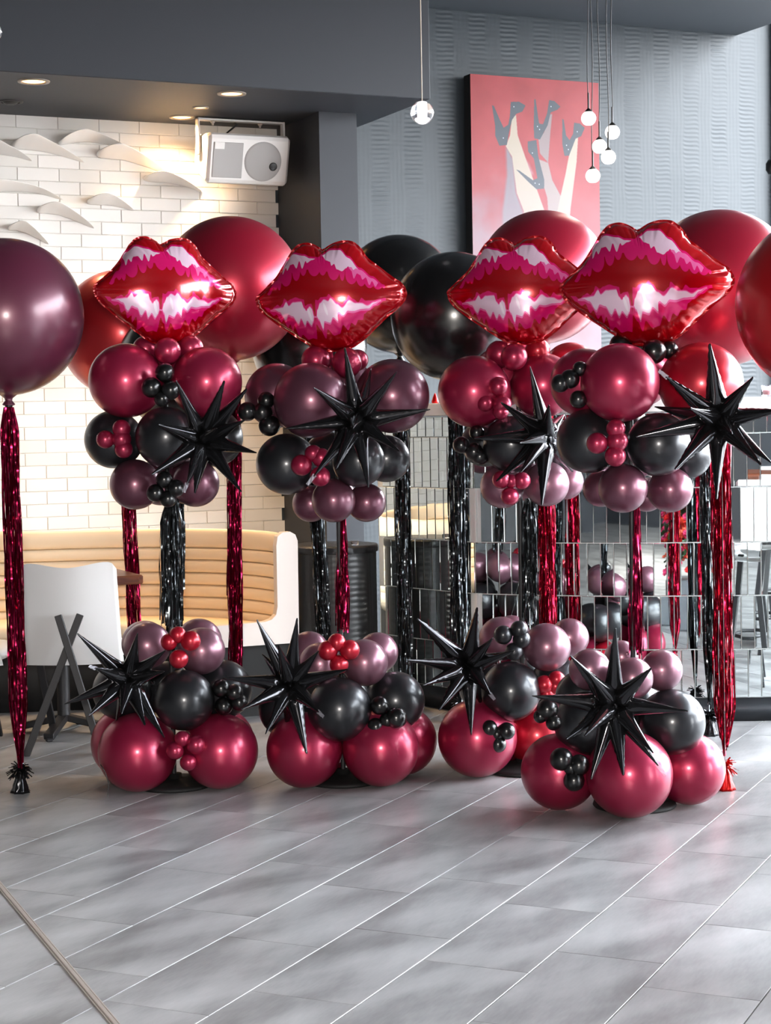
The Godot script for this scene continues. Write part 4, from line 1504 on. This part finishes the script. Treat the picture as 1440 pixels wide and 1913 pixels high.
# ---------------------------------------------------------------- measured places
const SKY := 9.8
const EXPOSURE := 2.9
const FLASH := 8.0
var COLUMNS := [
	["leftmost balloon column, wine and black pearl balloons, standing beside the white chair", Vector3(-0.8651, 0, -7.12), 1.9699, "fringe_black", 0.0179, 1.1524, 0.5157, 0.047, 0.0, -0.0114, [
		[-0.9946, 0.157, -7.01, 0.155, "wine"],
		[-0.6669, 0.1559, -7.01, 0.1487, "wine"],
		[-1.0635, 0.1535, -7.24, 0.1515, "wine"],
		[-0.6944, 0.1452, -7.26, 0.1432, "wine"],
		[-0.8012, 0.3666, -6.97, 0.1187, "black"],
		[-0.6701, 0.3763, -7.17, 0.12, "black"],
		[-1.0659, 0.3865, -7.12, 0.117, "black"],
		[-0.9076, 0.3734, -7.26, 0.1085, "black"],
		[-0.9501, 0.5754, -7.04, 0.0926, "mauve"],
		[-0.737, 0.5478, -7.06, 0.0928, "mauve"],
		[-0.7637, 0.5668, -7.22, 0.0928, "mauve"],
		[-0.9823, 0.5644, -7.2, 0.0925, "mauve"],
		[-0.983, 1.213, -7.04, 0.0989, "plum"],
		[-0.7452, 1.2123, -7.06, 0.0928, "plum"],
		[-0.9043, 1.2159, -7.22, 0.0949, "plum"],
		[-0.791, 1.2142, -7.21, 0.0905, "plum"],
		[-1.0718, 1.3905, -7.1, 0.1146, "black"],
		[-0.8481, 1.3964, -6.97, 0.1187, "black"],
		[-0.6751, 1.3898, -7.12, 0.1149, "black"],
		[-0.8833, 1.3985, -7.26, 0.1085, "black"],
		[-1.0058, 1.6203, -7.02, 0.1448, "wine"],
		[-0.692, 1.609, -7.04, 0.1389, "wine"],
		[-0.9216, 1.6589, -7.27, 0.126, "wine"],
		[-0.7917, 1.6566, -7.27, 0.1217, "wine"],
		[-0.8484, 0.6035, -6.92, 0.0331, "red"],
		[-0.8145, 0.63, -6.92, 0.0331, "red"],
		[-0.7651, 0.6062, -6.92, 0.0393, "red"],
		[-0.8125, 0.5359, -6.92, 0.0372, "red"],
		[-0.6565, 0.409, -6.98, 0.0355, "jet"],
		[-0.6044, 0.3912, -6.98, 0.0344, "jet"],
		[-0.6475, 0.3391, -6.98, 0.0355, "jet"],
		[-0.5863, 0.3528, -6.98, 0.0334, "jet"],
		[-0.8306, 0.1851, -6.88, 0.035, "wine"],
		[-0.7493, 0.2067, -6.88, 0.037, "wine"],
		[-0.7799, 0.1382, -6.88, 0.0329, "wine"],
		[-0.8006, 0.2306, -6.88, 0.0308, "wine"],
		[-0.8375, 1.7314, -7, 0.0523, "wine"],
		[-0.936, 1.7453, -7.1, 0.0509, "wine"],
		[-0.7583, 1.7464, -7.1, 0.0509, "wine"],
		[-0.8504, 1.752, -7.2, 0.0473, "wine"],
		[-0.8353, 1.645, -6.88, 0.037, "jet"],
		[-0.888, 1.5886, -6.88, 0.0391, "jet"],
		[-0.8144, 1.5771, -6.88, 0.037, "jet"],
		[-0.848, 1.5449, -6.88, 0.0308, "jet"],
		[-1.0834, 1.3922, -6.97, 0.0354, "wine"],
		[-1.0209, 1.3932, -6.97, 0.0375, "wine"],
		[-1.0199, 1.4327, -6.97, 0.0354, "wine"],
		[-1.0136, 1.3535, -6.97, 0.0354, "wine"],
		[-0.8885, 1.1825, -6.92, 0.0341, "jet"],
		[-0.8073, 1.1997, -6.92, 0.0341, "jet"],
		[-0.8394, 1.1589, -6.92, 0.0331, "jet"],
		[-0.8521, 1.2336, -6.92, 0.0331, "jet"]], [[-1.1266, 0.1282, -6.92]]],
	["second balloon column from the left, with dark plum balloons across its top tier", Vector3(-0.1876, 0, -7.15), 1.9604, "fringe_wine", 0.0161, 1.0963, 0.4965, 0.026, -1, -0.0087, [
		[-0.3384, 0.1512, -7.03, 0.1492, "wine"],
		[-0.0345, 0.1522, -7.03, 0.1502, "wine"],
		[0.0528, 0.1428, -7.25, 0.1408, "wine"],
		[-0.2798, 0.1411, -7.27, 0.1391, "wine"],
		[-0.1941, 0.3184, -6.98, 0.1252, "black"],
		[0.0276, 0.3247, -7.13, 0.1172, "black"],
		[-0.4119, 0.2946, -7.15, 0.1111, "black"],
		[-0.1886, 0.3232, -7.29, 0.1046, "black"],
		[-0.0933, 0.4882, -7.07, 0.093, "mauve"],
		[-0.0405, 0.5044, -7.25, 0.0823, "mauve"],
		[-0.2705, 0.4843, -7.09, 0.0848, "mauve"],
		[-0.3204, 0.5185, -7.23, 0.0799, "mauve"],
		[-0.2032, 1.1366, -7.03, 0.0861, "plum"],
		[-0.0739, 1.1217, -7.12, 0.0766, "plum"],
		[-0.2997, 1.119, -7.17, 0.0729, "plum"],
		[-0.1903, 1.1364, -7.27, 0.0739, "plum"],
		[-0.3875, 1.2818, -7.07, 0.1204, "black"],
		[-0.1012, 1.2909, -7.01, 0.1027, "black"],
		[0.008, 1.2939, -7.17, 0.0943, "black"],
		[-0.2242, 1.3001, -7.27, 0.1043, "black"],
		[-0.283, 1.5303, -7.01, 0.1467, "plum"],
		[-0.4259, 1.5537, -7.17, 0.1286, "plum"],
		[0.0356, 1.5428, -7.11, 0.1466, "plum"],
		[-0.1651, 1.5812, -7.29, 0.1264, "plum"],
		[-0.2332, 0.5579, -6.93, 0.0394, "red"],
		[-0.1982, 0.5887, -6.93, 0.0352, "red"],
		[-0.1488, 0.5585, -6.93, 0.0394, "red"],
		[-0.1915, 0.5027, -6.93, 0.0373, "red"],
		[-0.0362, 0.3353, -6.95, 0.0363, "jet"],
		[0.0278, 0.2857, -6.95, 0.0426, "jet"],
		[-0.0523, 0.2523, -6.95, 0.0353, "jet"],
		[-0.0079, 0.2758, -6.95, 0.0312, "jet"],
		[-0.2649, 1.6897, -7.11, 0.0574, "wine"],
		[-0.141, 1.6751, -7.05, 0.059, "wine"],
		[-0.1005, 1.6888, -7.17, 0.0429, "wine"],
		[-0.1936, 1.7117, -7.23, 0.0475, "wine"],
		[-0.5342, 1.4909, -7.03, 0.0378, "jet"],
		[-0.4756, 1.4878, -7.03, 0.0389, "jet"],
		[-0.4599, 1.5336, -7.03, 0.0336, "jet"],
		[-0.4494, 1.435, -7.03, 0.042, "jet"],
		[-0.3219, 1.28, -6.93, 0.0414, "wine"],
		[-0.2448, 1.3076, -6.93, 0.0373, "wine"],
		[-0.2503, 1.2352, -6.93, 0.0394, "wine"],
		[-0.2755, 1.3247, -6.93, 0.0331, "wine"]], []],
	["third balloon column from the left, standing farther back, partly behind the rightmost one", Vector3(0.5488, 0, -7.3), 1.9584, "fringe_black", 0.0413, 1.1187, 0.5192, 0.036, 0.0, -0.0109, [
		[0.3535, 0.1597, -7.18, 0.1577, "wine"],
		[0.6141, 0.1338, -7.35, 0.1318, "red"],
		[0.4539, 0.1354, -7.44, 0.1334, "wine"],
		[0.6087, 0.124, -7.42, 0.122, "red"],
		[0.4914, 0.3509, -7.16, 0.1198, "black"],
		[0.6951, 0.3606, -7.35, 0.101, "black"],
		[0.3979, 0.3324, -7.38, 0.1059, "black"],
		[0.5581, 0.3431, -7.44, 0.1023, "black"],
		[0.4598, 0.5513, -7.26, 0.089, "mauve"],
		[0.5134, 0.5578, -7.4, 0.073, "mauve"],
		[0.6415, 0.5207, -7.2, 0.0968, "mauve"],
		[0.7503, 0.5396, -7.35, 0.0791, "mauve"],
		[0.4727, 1.1727, -7.24, 0.0887, "mauve"],
		[0.65, 1.1808, -7.2, 0.0904, "mauve"],
		[0.7458, 1.1815, -7.38, 0.0728, "mauve"],
		[0.5885, 1.1836, -7.4, 0.0796, "mauve"],
		[0.5072, 1.3431, -7.16, 0.1134, "black"],
		[0.411, 1.3466, -7.35, 0.0967, "black"],
		[0.6916, 1.338, -7.3, 0.1047, "black"],
		[0.5702, 1.3562, -7.42, 0.102, "black"],
		[0.3627, 1.5565, -7.2, 0.1442, "wine"],
		[0.6471, 1.5777, -7.28, 0.1305, "wine"],
		[0.7732, 1.6444, -7.42, 0.1109, "red"],
		[0.4865, 1.6168, -7.44, 0.1245, "wine"],
		[0.5242, 1.6911, -7.18, 0.0536, "wine"],
		[0.4731, 1.7063, -7.28, 0.0566, "wine"],
		[0.6272, 1.7187, -7.28, 0.05, "red"],
		[0.5611, 1.7237, -7.38, 0.0485, "wine"],
		[0.4595, 0.586, -7.1, 0.0382, "black"],
		[0.5237, 0.6063, -7.1, 0.0361, "black"],
		[0.5328, 0.5675, -7.1, 0.0361, "black"],
		[0.5023, 0.5188, -7.1, 0.0361, "black"],
		[0.6265, 0.376, -7.15, 0.0385, "red"],
		[0.6752, 0.3968, -7.15, 0.0342, "red"],
		[0.6694, 0.3688, -7.15, 0.0321, "red"],
		[0.6368, 0.339, -7.15, 0.0299, "red"],
		[0.3953, 0.218, -7.06, 0.0348, "jet"],
		[0.4653, 0.2071, -7.06, 0.0348, "jet"],
		[0.4305, 0.1552, -7.06, 0.0338, "jet"],
		[0.4269, 0.196, -7.06, 0.0274, "jet"],
		[0.454, 1.573, -7.08, 0.0381, "wine"],
		[0.4003, 1.5086, -7.08, 0.0339, "wine"],
		[0.4668, 1.5033, -7.08, 0.0381, "wine"],
		[0.4611, 1.4738, -7.08, 0.0317, "wine"],
		[0.3072, 1.3434, -7.16, 0.0342, "jet"],
		[0.3571, 1.3158, -7.16, 0.0364, "jet"],
		[0.3689, 1.3925, -7.16, 0.03, "jet"],
		[0.3803, 1.2961, -7.16, 0.0342, "jet"],
		[0.4607, 1.2047, -7.1, 0.0361, "wine"],
		[0.5424, 1.199, -7.1, 0.035, "wine"],
		[0.4938, 1.1382, -7.1, 0.0361, "wine"],
		[0.501, 1.1976, -7.1, 0.0276, "wine"]], []],
	["rightmost balloon column, nearest the camera, with one large wine balloon facing front", Vector3(0.9072, 0, -6.6), 1.9026, "fringe_wine", 0.0152, 1.1267, 0.5642, 0.028, -1, -0.0075, [
		[0.8621, 0.1579, -6.4, 0.1559, "wine"],
		[0.6229, 0.1429, -6.55, 0.1409, "wine"],
		[1.1113, 0.1361, -6.6, 0.1341, "wine"],
		[0.8871, 0.1309, -6.74, 0.1289, "wine"],
		[0.7206, 0.3238, -6.52, 0.1169, "black"],
		[1.0425, 0.3189, -6.55, 0.1214, "black"],
		[0.7214, 0.4017, -6.68, 0.0958, "black"],
		[0.9173, 0.3412, -6.72, 0.1165, "black"],
		[0.7389, 0.5201, -6.54, 0.0762, "mauve"],
		[0.8822, 0.5005, -6.44, 0.0751, "mauve"],
		[1.0105, 0.5078, -6.58, 0.0767, "mauve"],
		[0.8764, 0.5419, -6.7, 0.0641, "mauve"],
		[0.856, 1.1886, -6.45, 0.0887, "plum"],
		[1.0467, 1.1748, -6.57, 0.0825, "plum"],
		[0.7949, 1.182, -6.6, 0.0671, "plum"],
		[0.9791, 1.1529, -6.7, 0.0641, "plum"],
		[0.7425, 1.3594, -6.52, 0.1169, "black"],
		[0.9883, 1.3443, -6.46, 0.1139, "black"],
		[1.1262, 1.2996, -6.65, 0.0874, "black"],
		[0.9077, 1.3522, -6.72, 0.1004, "black"],
		[0.8432, 1.567, -6.4, 0.1406, "wine"],
		[0.7383, 1.573, -6.6, 0.1262, "wine"],
		[1.1586, 1.5605, -6.54, 0.1505, "red"],
		[0.9633, 1.602, -6.74, 0.1209, "wine"],
		[0.9772, 1.678, -6.48, 0.0445, "jet"],
		[1.0428, 1.685, -6.54, 0.0332, "jet"],
		[0.8729, 1.7071, -6.58, 0.0433, "jet"],
		[0.9528, 1.6952, -6.66, 0.0398, "jet"],
		[0.5711, 0.396, -6.42, 0.0384, "jet"],
		[0.5936, 0.347, -6.42, 0.0288, "jet"],
		[0.5456, 0.3712, -6.42, 0.0249, "jet"],
		[0.6133, 0.2255, -6.36, 0.0409, "jet"],
		[0.6763, 0.2031, -6.36, 0.038, "jet"],
		[0.6576, 0.1473, -6.36, 0.038, "jet"],
		[0.6474, 0.1939, -6.36, 0.0266, "jet"],
		[0.6625, 1.583, -6.38, 0.0343, "jet"],
		[0.6991, 1.6184, -6.38, 0.0267, "jet"],
		[0.6281, 1.5684, -6.38, 0.0324, "jet"],
		[0.6921, 1.5104, -6.38, 0.0315, "jet"],
		[0.7522, 1.3538, -6.34, 0.0379, "wine"],
		[0.819, 1.4038, -6.34, 0.0341, "wine"],
		[0.8242, 1.3602, -6.34, 0.0379, "wine"],
		[0.8161, 1.3073, -6.34, 0.0379, "wine"]], []]]
var GIANTS := [
	["giant dark plum balloon at the left edge with a burgundy tassel and black weight", Vector3(-1.461, 1.8792, -7), 0.2992, "big_plum", "fringe_wine", 0.1, Vector3(0.0072, 0, 0), 0.036, 0.18, "foil_black", Vector3(-1.465, 0, -7.0371)],
	["giant red balloon lit orange, behind and left of the leftmost lips balloon", Vector3(-1.2473, 1.8872, -8.62), 0.3014, "big_red", "fringe_wine", 0.3959, Vector3(0.0281, 0, 0), 0.034, 0.0, "", Vector3(0, 0, 0)],
	["giant wine balloon above the booth, between the first and second lips balloons", Vector3(-0.6391, 2.0232, -7.66), 0.2999, "big_wine", "fringe_wine", 0.3623, Vector3(-0.0175, 0, 0), 0.03, 0.0, "", Vector3(0, 0, 0)],
	["giant black balloon mostly hidden behind the leftmost column, below its lips", Vector3(-0.9298, 1.7027, -8.1), 0.2687, "big_black", "fringe_black", 0.3341, Vector3(-0.0445, 0, 0), 0.036, 0.0, "", Vector3(0, 0, 0)],
	["giant black balloon peeking out left of and below the second lips balloon", Vector3(-0.3396, 1.8014, -8.35), 0.267, "big_black", "fringe_black", 0.3123, Vector3(0.0494, 0, 0), 0.036, 0.0, "", Vector3(0, 0, 0)],
	["giant black balloon farther back, its top showing right of the second lips balloon", Vector3(0.0836, 2.0622, -8.75), 0.2824, "big_black", "fringe_black", 0.1186, Vector3(0.0038, 0, 0), 0.04, 0.0, "", Vector3(0, 0, 0)],
	["giant glossy black balloon in full view between the second and third lips balloons", Vector3(0.3099, 1.8917, -7.75), 0.2733, "big_black", "fringe_black", 0.1727, Vector3(0.0015, 0, 0), 0.036, 0.15, "foil_black", Vector3(0.3439, 0, -8.4844)],
	["giant wine balloon in front of the red painting, behind the third lips balloon", Vector3(0.7398, 2.0938, -8.25), 0.2983, "big_wine", "fringe_red", 0.183, Vector3(0.0044, 0, 0), 0.037, 0.0, "", Vector3(0, 0, 0)],
	["giant dark wine balloon right of the rightmost lips balloon, tassel to a red weight", Vector3(1.312, 1.9409, -7), 0.2992, "big_wine", "fringe_red", 0.1, Vector3(0.0067, 0, 0), 0.04, 0.13, "foil_red", Vector3(1.293, 0, -6.8557)],
	["giant bright red balloon cut off by the right edge of the photo", Vector3(1.4917, 1.8161, -6.05), 0.3001, "big_red", "fringe_red", 0.1, Vector3(-0.0071, 0, 0), 0.04, 0.2, "", Vector3(0, 0, 0)],
	["giant black balloon hidden behind the rightmost column, on a thin black tassel", Vector3(1.4243, 1.8583, -8), 0.2439, "big_black", "fringe_black", 0.1117, Vector3(0.019, 0, 0), 0.022, 0.2, "foil_black", Vector3(1.445, 0, -8.0298)]]
var LIPS := [
	["red foil lips balloon atop the leftmost column, turned slightly to the right", Vector3(-0.8479, 1.9654, -7.08), 0.2872, 0.4363, -0.0175],
	["red foil lips balloon atop the second column, left of the black giant balloons", Vector3(-0.2006, 1.9346, -7.1), 0.2944, -0.1047, 0.0349],
	["red foil lips balloon atop the third column, its right corner tucked behind another", Vector3(0.5631, 1.9551, -7.25), 0.2954, -0.1396, 0.0175],
	["red foil lips balloon atop the rightmost column, the nearest and widest of the four", Vector3(0.9628, 1.9236, -6.55), 0.3084, -0.1396, 0.0349]]
var LIPS_OUTLINE := [[40, 570], [45, 530], [150, 430], [230, 350], [300, 250], [370, 140], [430, 78], [500, 55], [570, 65], [632, 98], [655, 112], [690, 95], [755, 58], [850, 38], [930, 50], [1000, 110], [1050, 190], [1150, 270], [1270, 365], [1340, 415], [1378, 490], [1362, 560], [1310, 622], [1200, 710], [1100, 800], [1000, 895], [900, 965], [800, 1000], [680, 1010], [560, 992], [450, 930], [330, 850], [200, 760], [100, 680], [55, 625]]
var STARS := [
	["black starburst balloon on the upper part of the leftmost column", Vector3(-0.6845, 1.3852, -6.79), [[-0.081, 0.2227, 0.1487], [0.0985, 0.2173, 0.1644], [0.1787, 0.1868, 0.137], [0.1709, 0.072, 0.17], [0.2118, -0.0492, 0.17], [0.152, -0.1933, 0.154], [-0.019, -0.1936, 0.17], [-0.176, -0.1217, 0.167], [-0.1456, 0.0598, 0.17], [-0.0479, -0.1614, 0.17], [0.0703, 0.0443, 0.2]], 9],
	["black starburst balloon on the upper part of the second column", Vector3(-0.1018, 1.4479, -6.82), [[-0.0402, 0.2739, 0.0683], [0.0551, 0.2016, -0.2], [0.1525, 0.1778, 0.1617], [0.2758, 0.0375, 0.0671], [0.1574, -0.1158, 0.17], [0.0394, -0.2483, 0.1317], [-0.1649, -0.2056, 0.1038], [-0.0802, -0.1772, 0.17], [-0.2733, -0.0254, 0.073], [-0.1558, 0.1256, 0.17], [-0.0114, -0.0273, 0.2]], 6],
	["black starburst balloon on the upper part of the third column", Vector3(0.6274, 1.3769, -6.97), [[-0.0644, 0.2641, 0.0927], [-0.1821, 0.1304, 0.17], [-0.2809, -0.0047, 0.0788], [-0.2017, -0.1693, 0.1231], [-0.1106, -0.1347, 0.17], [-0.027, -0.2635, 0.1025], [0.1233, -0.1474, -0.2], [0.0918, 0.08, -0.2], [-0.1154, -0.0245, 0.2], [-0.0044, 0.1169, 0.2]], -1],
	["black starburst balloon on the upper part of the rightmost column, beside the red balloon", Vector3(1.1678, 1.428, -6.27), [[-0.0475, 0.2612, 0.1084], [0.0877, 0.1439, 0.17], [0.1816, 0.0314, 0.17], [0.1495, -0.1466, 0.1616], [0.113, -0.1531, 0.17], [-0.0234, -0.2713, 0.0842], [-0.1789, -0.1644, 0.17], [-0.287, -0.053, 0], [-0.1935, 0.0514, -0.1783], [-0.2059, 0.1509, 0.1633], [0.0095, -0.0454, 0.2], [-0.1293, 0.0421, 0.2]], 9],
	["black starburst balloon on the lower part of the leftmost column, beside the white chair", Vector3(-0.9909, 0.4785, -6.79), [[-0.1676, 0.1923, 0.1246], [0.0629, 0.1957, 0.17], [0.1647, 0.1299, 0.17], [0.1588, 0.052, 0.17], [-0.0925, 0.0726, 0.2], [-0.2234, -0.0714, 0.1208], [-0.126, -0.1094, 0.17], [0.0002, -0.0986, 0.2], [0.0823, -0.1472, 0.17], [0.1471, -0.2028, 0.1234], [-0.0817, -0.195, -0.2]], 4],
	["black starburst balloon on the lower part of the second column", Vector3(-0.3766, 0.4427, -6.82), [[-0.1168, 0.2592, 0.0697], [0.0383, 0.2693, 0.1302], [-0.1183, 0.0934, -0.2], [0.1178, 0.1499, 0.17], [0.2264, 0.0796, 0.17], [-0.2438, 0.0497, 0.1287], [-0.1746, -0.0643, 0.17], [-0.0865, -0.1587, 0.17], [0.0628, -0.2482, 0.0943], [0.1146, -0.0746, 0.2], [-0.0294, -0.2058, -0.2], [-0.0297, 0.1784, 0.2]], 9],
	["black starburst balloon on the lower part of the third column, before the mirror strips", Vector3(0.3142, 0.48, -6.97), [[-0.1994, 0.2004, 0.0856], [0.0285, 0.2487, 0.1682], [0.0859, 0.1309, 0.17], [0.1669, 0.0802, 0.17], [-0.2421, 0.0505, 0.1557], [-0.1826, -0.0453, 0.17], [-0.1227, -0.1411, 0.17], [0.0017, -0.2498, 0.1044], [0.0729, -0.0801, 0.2], [0.0605, -0.1915, -0.2]], 8],
	["black starburst balloon on the lower part of the rightmost column", Vector3(0.7862, 0.4386, -6.24), [[-0.0031, 0.2804, 0.1055], [-0.1637, 0.1954, 0.17], [-0.2863, 0.0413, 0.0391], [0.1095, 0.1484, 0.17], [0.2409, -0.0075, 0.119], [0.114, -0.1406, 0.17], [0.1399, -0.1982, 0.1043], [0.0145, -0.2203, 0.1412], [-0.0901, -0.2439, 0.0887], [-0.1228, -0.0721, 0.2], [-0.1818, -0.0875, 0.17], [-0.1093, 0.1455, 0.2]], 6]]
var BAR_FRONT := [Vector2(0.43, -8.66), Vector2(0.75, -8.525), Vector2(1.085, -8.42), Vector2(1.45, -8.375), Vector2(1.8, -8.36), Vector2(2.3, -8.42), Vector2(2.7, -8.55)]
var BAR_LEFT := [Vector2(-0.04, -9.215), Vector2(0.43, -8.66)]
var BOOTH := [Vector2(-2.75, -8.45), Vector2(-2.72, -8.75), Vector2(-2.52, -9.15), Vector2(-2.2, -9.32), Vector2(-1.9, -9.36), Vector2(-1.44, -9.42), Vector2(-1.1, -9.38), Vector2(-0.81, -9.24), Vector2(-0.61, -9.02), Vector2(-0.525, -8.84)]
var DOWNLIGHTS := [
	[Vector3(-2.06, 3.2, 1.023), 0.082, true, "lit recessed downlight nearest the left edge, close to the soffit front", 1.3, 48],
	[Vector3(-0.996, 3.2, 1.027), 0.078, true, "lit recessed downlight near the soffit front, above the wall speaker", 1.7, 48],
	[Vector3(-1.016, 3.2, 0.572), 0.046, true, "small lit downlight, the middle of the three by the wall speaker", 0.15, 40],
	[Vector3(-1.016, 3.2, 0.239), 0.074, true, "lit recessed downlight closest to the brick wall", 0.6, 68],
	[Vector3(-2.041, 3.2, 0.416), 0.068, false, "unlit adjustable downlight at the left edge", 0, 30]]
var FINS := [
	["white wave fin second from the left edge in the top row on the brick wall", [[-1.952, 3.0371], [-1.8818, 3.0554], [-1.7906, 3.0448], [-1.6683, 3.0144], [-1.5296, 2.9661]], 0.0659, 0.2],
	["uppermost white wave fin on the brick wall, with the broadest crest", [[-1.6823, 3.068], [-1.5884, 3.1028], [-1.4946, 3.1044], [-1.3692, 3.0831], [-1.2299, 3.0469]], 0.0533, 0.17],
	["white wave fin below the uppermost one, its tip running toward the speaker", [[-1.4593, 3.0149], [-1.3865, 3.0243], [-1.2915, 3.0134], [-1.1484, 2.9675], [-1.02, 2.9141]], 0.0659, 0.2],
	["white wave fin cut by the left edge in the top row", [[-2.1385, 3.0164], [-2.0786, 3.0251], [-2.004, 3.0108], [-1.9139, 2.9911], [-1.8326, 2.9618]], 0.0533, 0.17],
	["long white wave fin cut by the left edge, in the middle row", [[-2.2049, 2.7769], [-2.085, 2.8021], [-1.9494, 2.8073], [-1.7976, 2.7921], [-1.66, 2.7488]], 0.0533, 0.17],
	["white wave fin just right of the middle of the left group, pointing down right", [[-1.8159, 2.6831], [-1.7542, 2.6942], [-1.6774, 2.6816], [-1.5697, 2.6365], [-1.483, 2.5933]], 0.0533, 0.17],
	["small slender white wave fin in the middle of the brick wall", [[-1.5199, 2.7415], [-1.4662, 2.7526], [-1.3937, 2.749], [-1.3148, 2.7272], [-1.2451, 2.7019]], 0.0533, 0.17],
	["lowest white wave fin, just above the giant plum balloon", [[-1.9832, 2.5759], [-1.9344, 2.5893], [-1.8801, 2.5729], [-1.8139, 2.5356], [-1.7504, 2.495]], 0.0439, 0.15],
	["white wave fin nearest the speaker, long thin tip in the lamp glow", [[-1.1826, 2.889], [-1.1243, 2.8944], [-1.0369, 2.8886], [-0.9393, 2.8677], [-0.825, 2.8252]], 0.0471, 0.16]]
var GLOBES := [
	[Vector3(1.0319, 2.9121, -8.9), "opal globe pendant hanging highest in the cluster"],
	[Vector3(1.1548, 2.8501, -8.95), "opal globe pendant hanging furthest right in the cluster"],
	[Vector3(1.0965, 2.789, -9), "opal globe pendant in the middle of the cluster"],
	[Vector3(1.1272, 2.7211, -8.9), "opal globe pendant hanging second lowest in the cluster"],
	[Vector3(1.0556, 2.6376, -8.95), "opal globe pendant hanging lowest in the cluster"]]
var CRYSTALS := [
	[Vector3(0.1881, 2.7678, -7.8), "clear glass ball pendant on a pale cord, right of the soffit end"],
	[Vector3(-1.6637, 3.1439, -7.8), "clear glass ball pendant cut off by the left edge"]]
var CHAIRS := [Vector3(-1.4105, 0, -7.92), Vector3(-1.9584, 0, -7.9)]
var TABLE := Vector3(-1.261, 0, -8.5257)
var CANDLE := Vector3(1.8178, 1.526, -8.5)
var ORNAMENT := Vector3(0.2567, 1.526, -8.95)
var SCONCE := Vector3(2.5489, 3.0427, -11.7146)

func _ready() -> void:
	rng.seed = 20240214
	# camera
	var cam := Camera3D.new()
	cam.name = "camera"
	add_child(cam)
	cam.transform = Transform3D(Basis(Vector3.RIGHT, deg_to_rad(-2.95)) * Basis(Vector3.BACK, deg_to_rad(-1.0)), Vector3(0, 1.45, 0))
	cam.fov = 31.89
	cam.near = 0.05
	cam.far = 200.0
	cam.current = true
	# overcast daylight outside the glazing
	var env := Environment.new()
	var sky := Sky.new()
	var sm := ProceduralSkyMaterial.new()
	sm.sky_top_color = Color(0.93, 0.965, 1.0)
	sm.sky_horizon_color = Color(0.99, 0.995, 1.0)
	sm.ground_horizon_color = Color(0.72, 0.74, 0.76)
	sm.ground_bottom_color = Color(0.42, 0.43, 0.44)
	sm.sky_energy_multiplier = 1.0
	sky.sky_material = sm
	env.background_mode = Environment.BG_SKY
	env.sky = sky
	env.background_energy_multiplier = SKY
	env.tonemap_mode = Environment.TONE_MAPPER_LINEAR
	env.tonemap_exposure = EXPOSURE
	env.sdfgi_enabled = true
	env.ssao_enabled = true
	env.ssil_enabled = true
	var we := WorldEnvironment.new()
	we.name = "world_environment"
	we.environment = env
	add_child(we)
	# the photographer's flash, just over the lens
	var fl := OmniLight3D.new()
	fl.name = "camera_flash"
	fl.light_energy = FLASH
	fl.light_color = Color(1.0, 0.97, 0.94)
	fl.light_size = 0.14
	fl.omni_range = 30.0
	fl.omni_attenuation = 2.0
	fl.shadow_enabled = true
	add_child(fl)
	fl.position = Vector3(0.0, 1.60, 0.12)

	make_materials()
	BALL = ball_mesh(64, 40)
	BALL_SMALL = ball_mesh(36, 22)
	build_shell()
	for d in DOWNLIGHTS:
		downlight(d[0], d[1], d[2], d[3], d[4], d[5])
	build_bar()
	build_booth()
	build_stand()
	build_dining()
	build_painting()
	build_speaker()
	build_pendants()
	build_fins()
	build_far_side()
	for k in 4:
		column(k)
	for g in GIANTS:
		giant(g)
	var lm := lips_mesh()
	for l in LIPS:
		var o := part("lips_balloon", lm, M.lips_foil, self, Transform3D(Basis(Vector3.BACK, l[4]) * Basis(Vector3.UP, l[3]) * Basis().scaled(Vector3(1, 1, 1) * l[2]), l[1]))
		tag(o, l[0], "lips balloon", "red foil lips balloons")
	var k := 0
	for s in STARS:
		star(s, k)
		k += 1
	# small things on the bar
	var cg := thing("candle_cup", "clear glass cup with a pink candle on the white bar top at the right edge", "candle", Transform3D(Basis(), CANDLE))
	var cup := MB.new()
	cup.lathe([[0.0, 0.0], [0.026, 0.0], [0.029, 0.004], [0.030, 0.055], [0.0275, 0.055], [0.026, 0.008], [0.0, 0.008]], 28)
	part("cup", cup.mesh(), M.glass_clear, cg)
	var wax := MB.new()
	wax.lathe([[0.0, 0.009], [0.024, 0.009], [0.024, 0.028], [0.0, 0.028]], 24)
	part("wax", wax.mesh(), M.candle_pink, cg)
	var rc := thing("red_ornament", "tiny red ornament on the bar top between the second and third columns", "ornament", Transform3D(Basis(), ORNAMENT))
	var rb := MB.new()
	rb.lathe([[0.0, 0.0], [0.016, 0.0], [0.018, 0.01], [0.010, 0.034], [0.003, 0.05], [0.0, 0.052]], 16)
	part("body", rb.mesh(), M.foil_red, rc)
	var sc := thing("wall_lamp", "dark round wall lamp on the window mullion at the right edge", "wall light", Transform3D(Basis(), SCONCE))
	var sb := MB.new()
	sb.lathe([[0.0, -0.05], [0.03, -0.045], [0.045, -0.02], [0.045, 0.02], [0.03, 0.045], [0.0, 0.05]], 24)
	part("shade", sb.mesh(), M.black_plastic, sc)
	var arm := MB.new()
	arm.bar(Vector3.ZERO, ROOM.basis * Vector3(0.07, 0.0, 0.0), 0.02, 0.02, Vector3.UP)
	part("arm", arm.mesh(), M.black_plastic, sc)
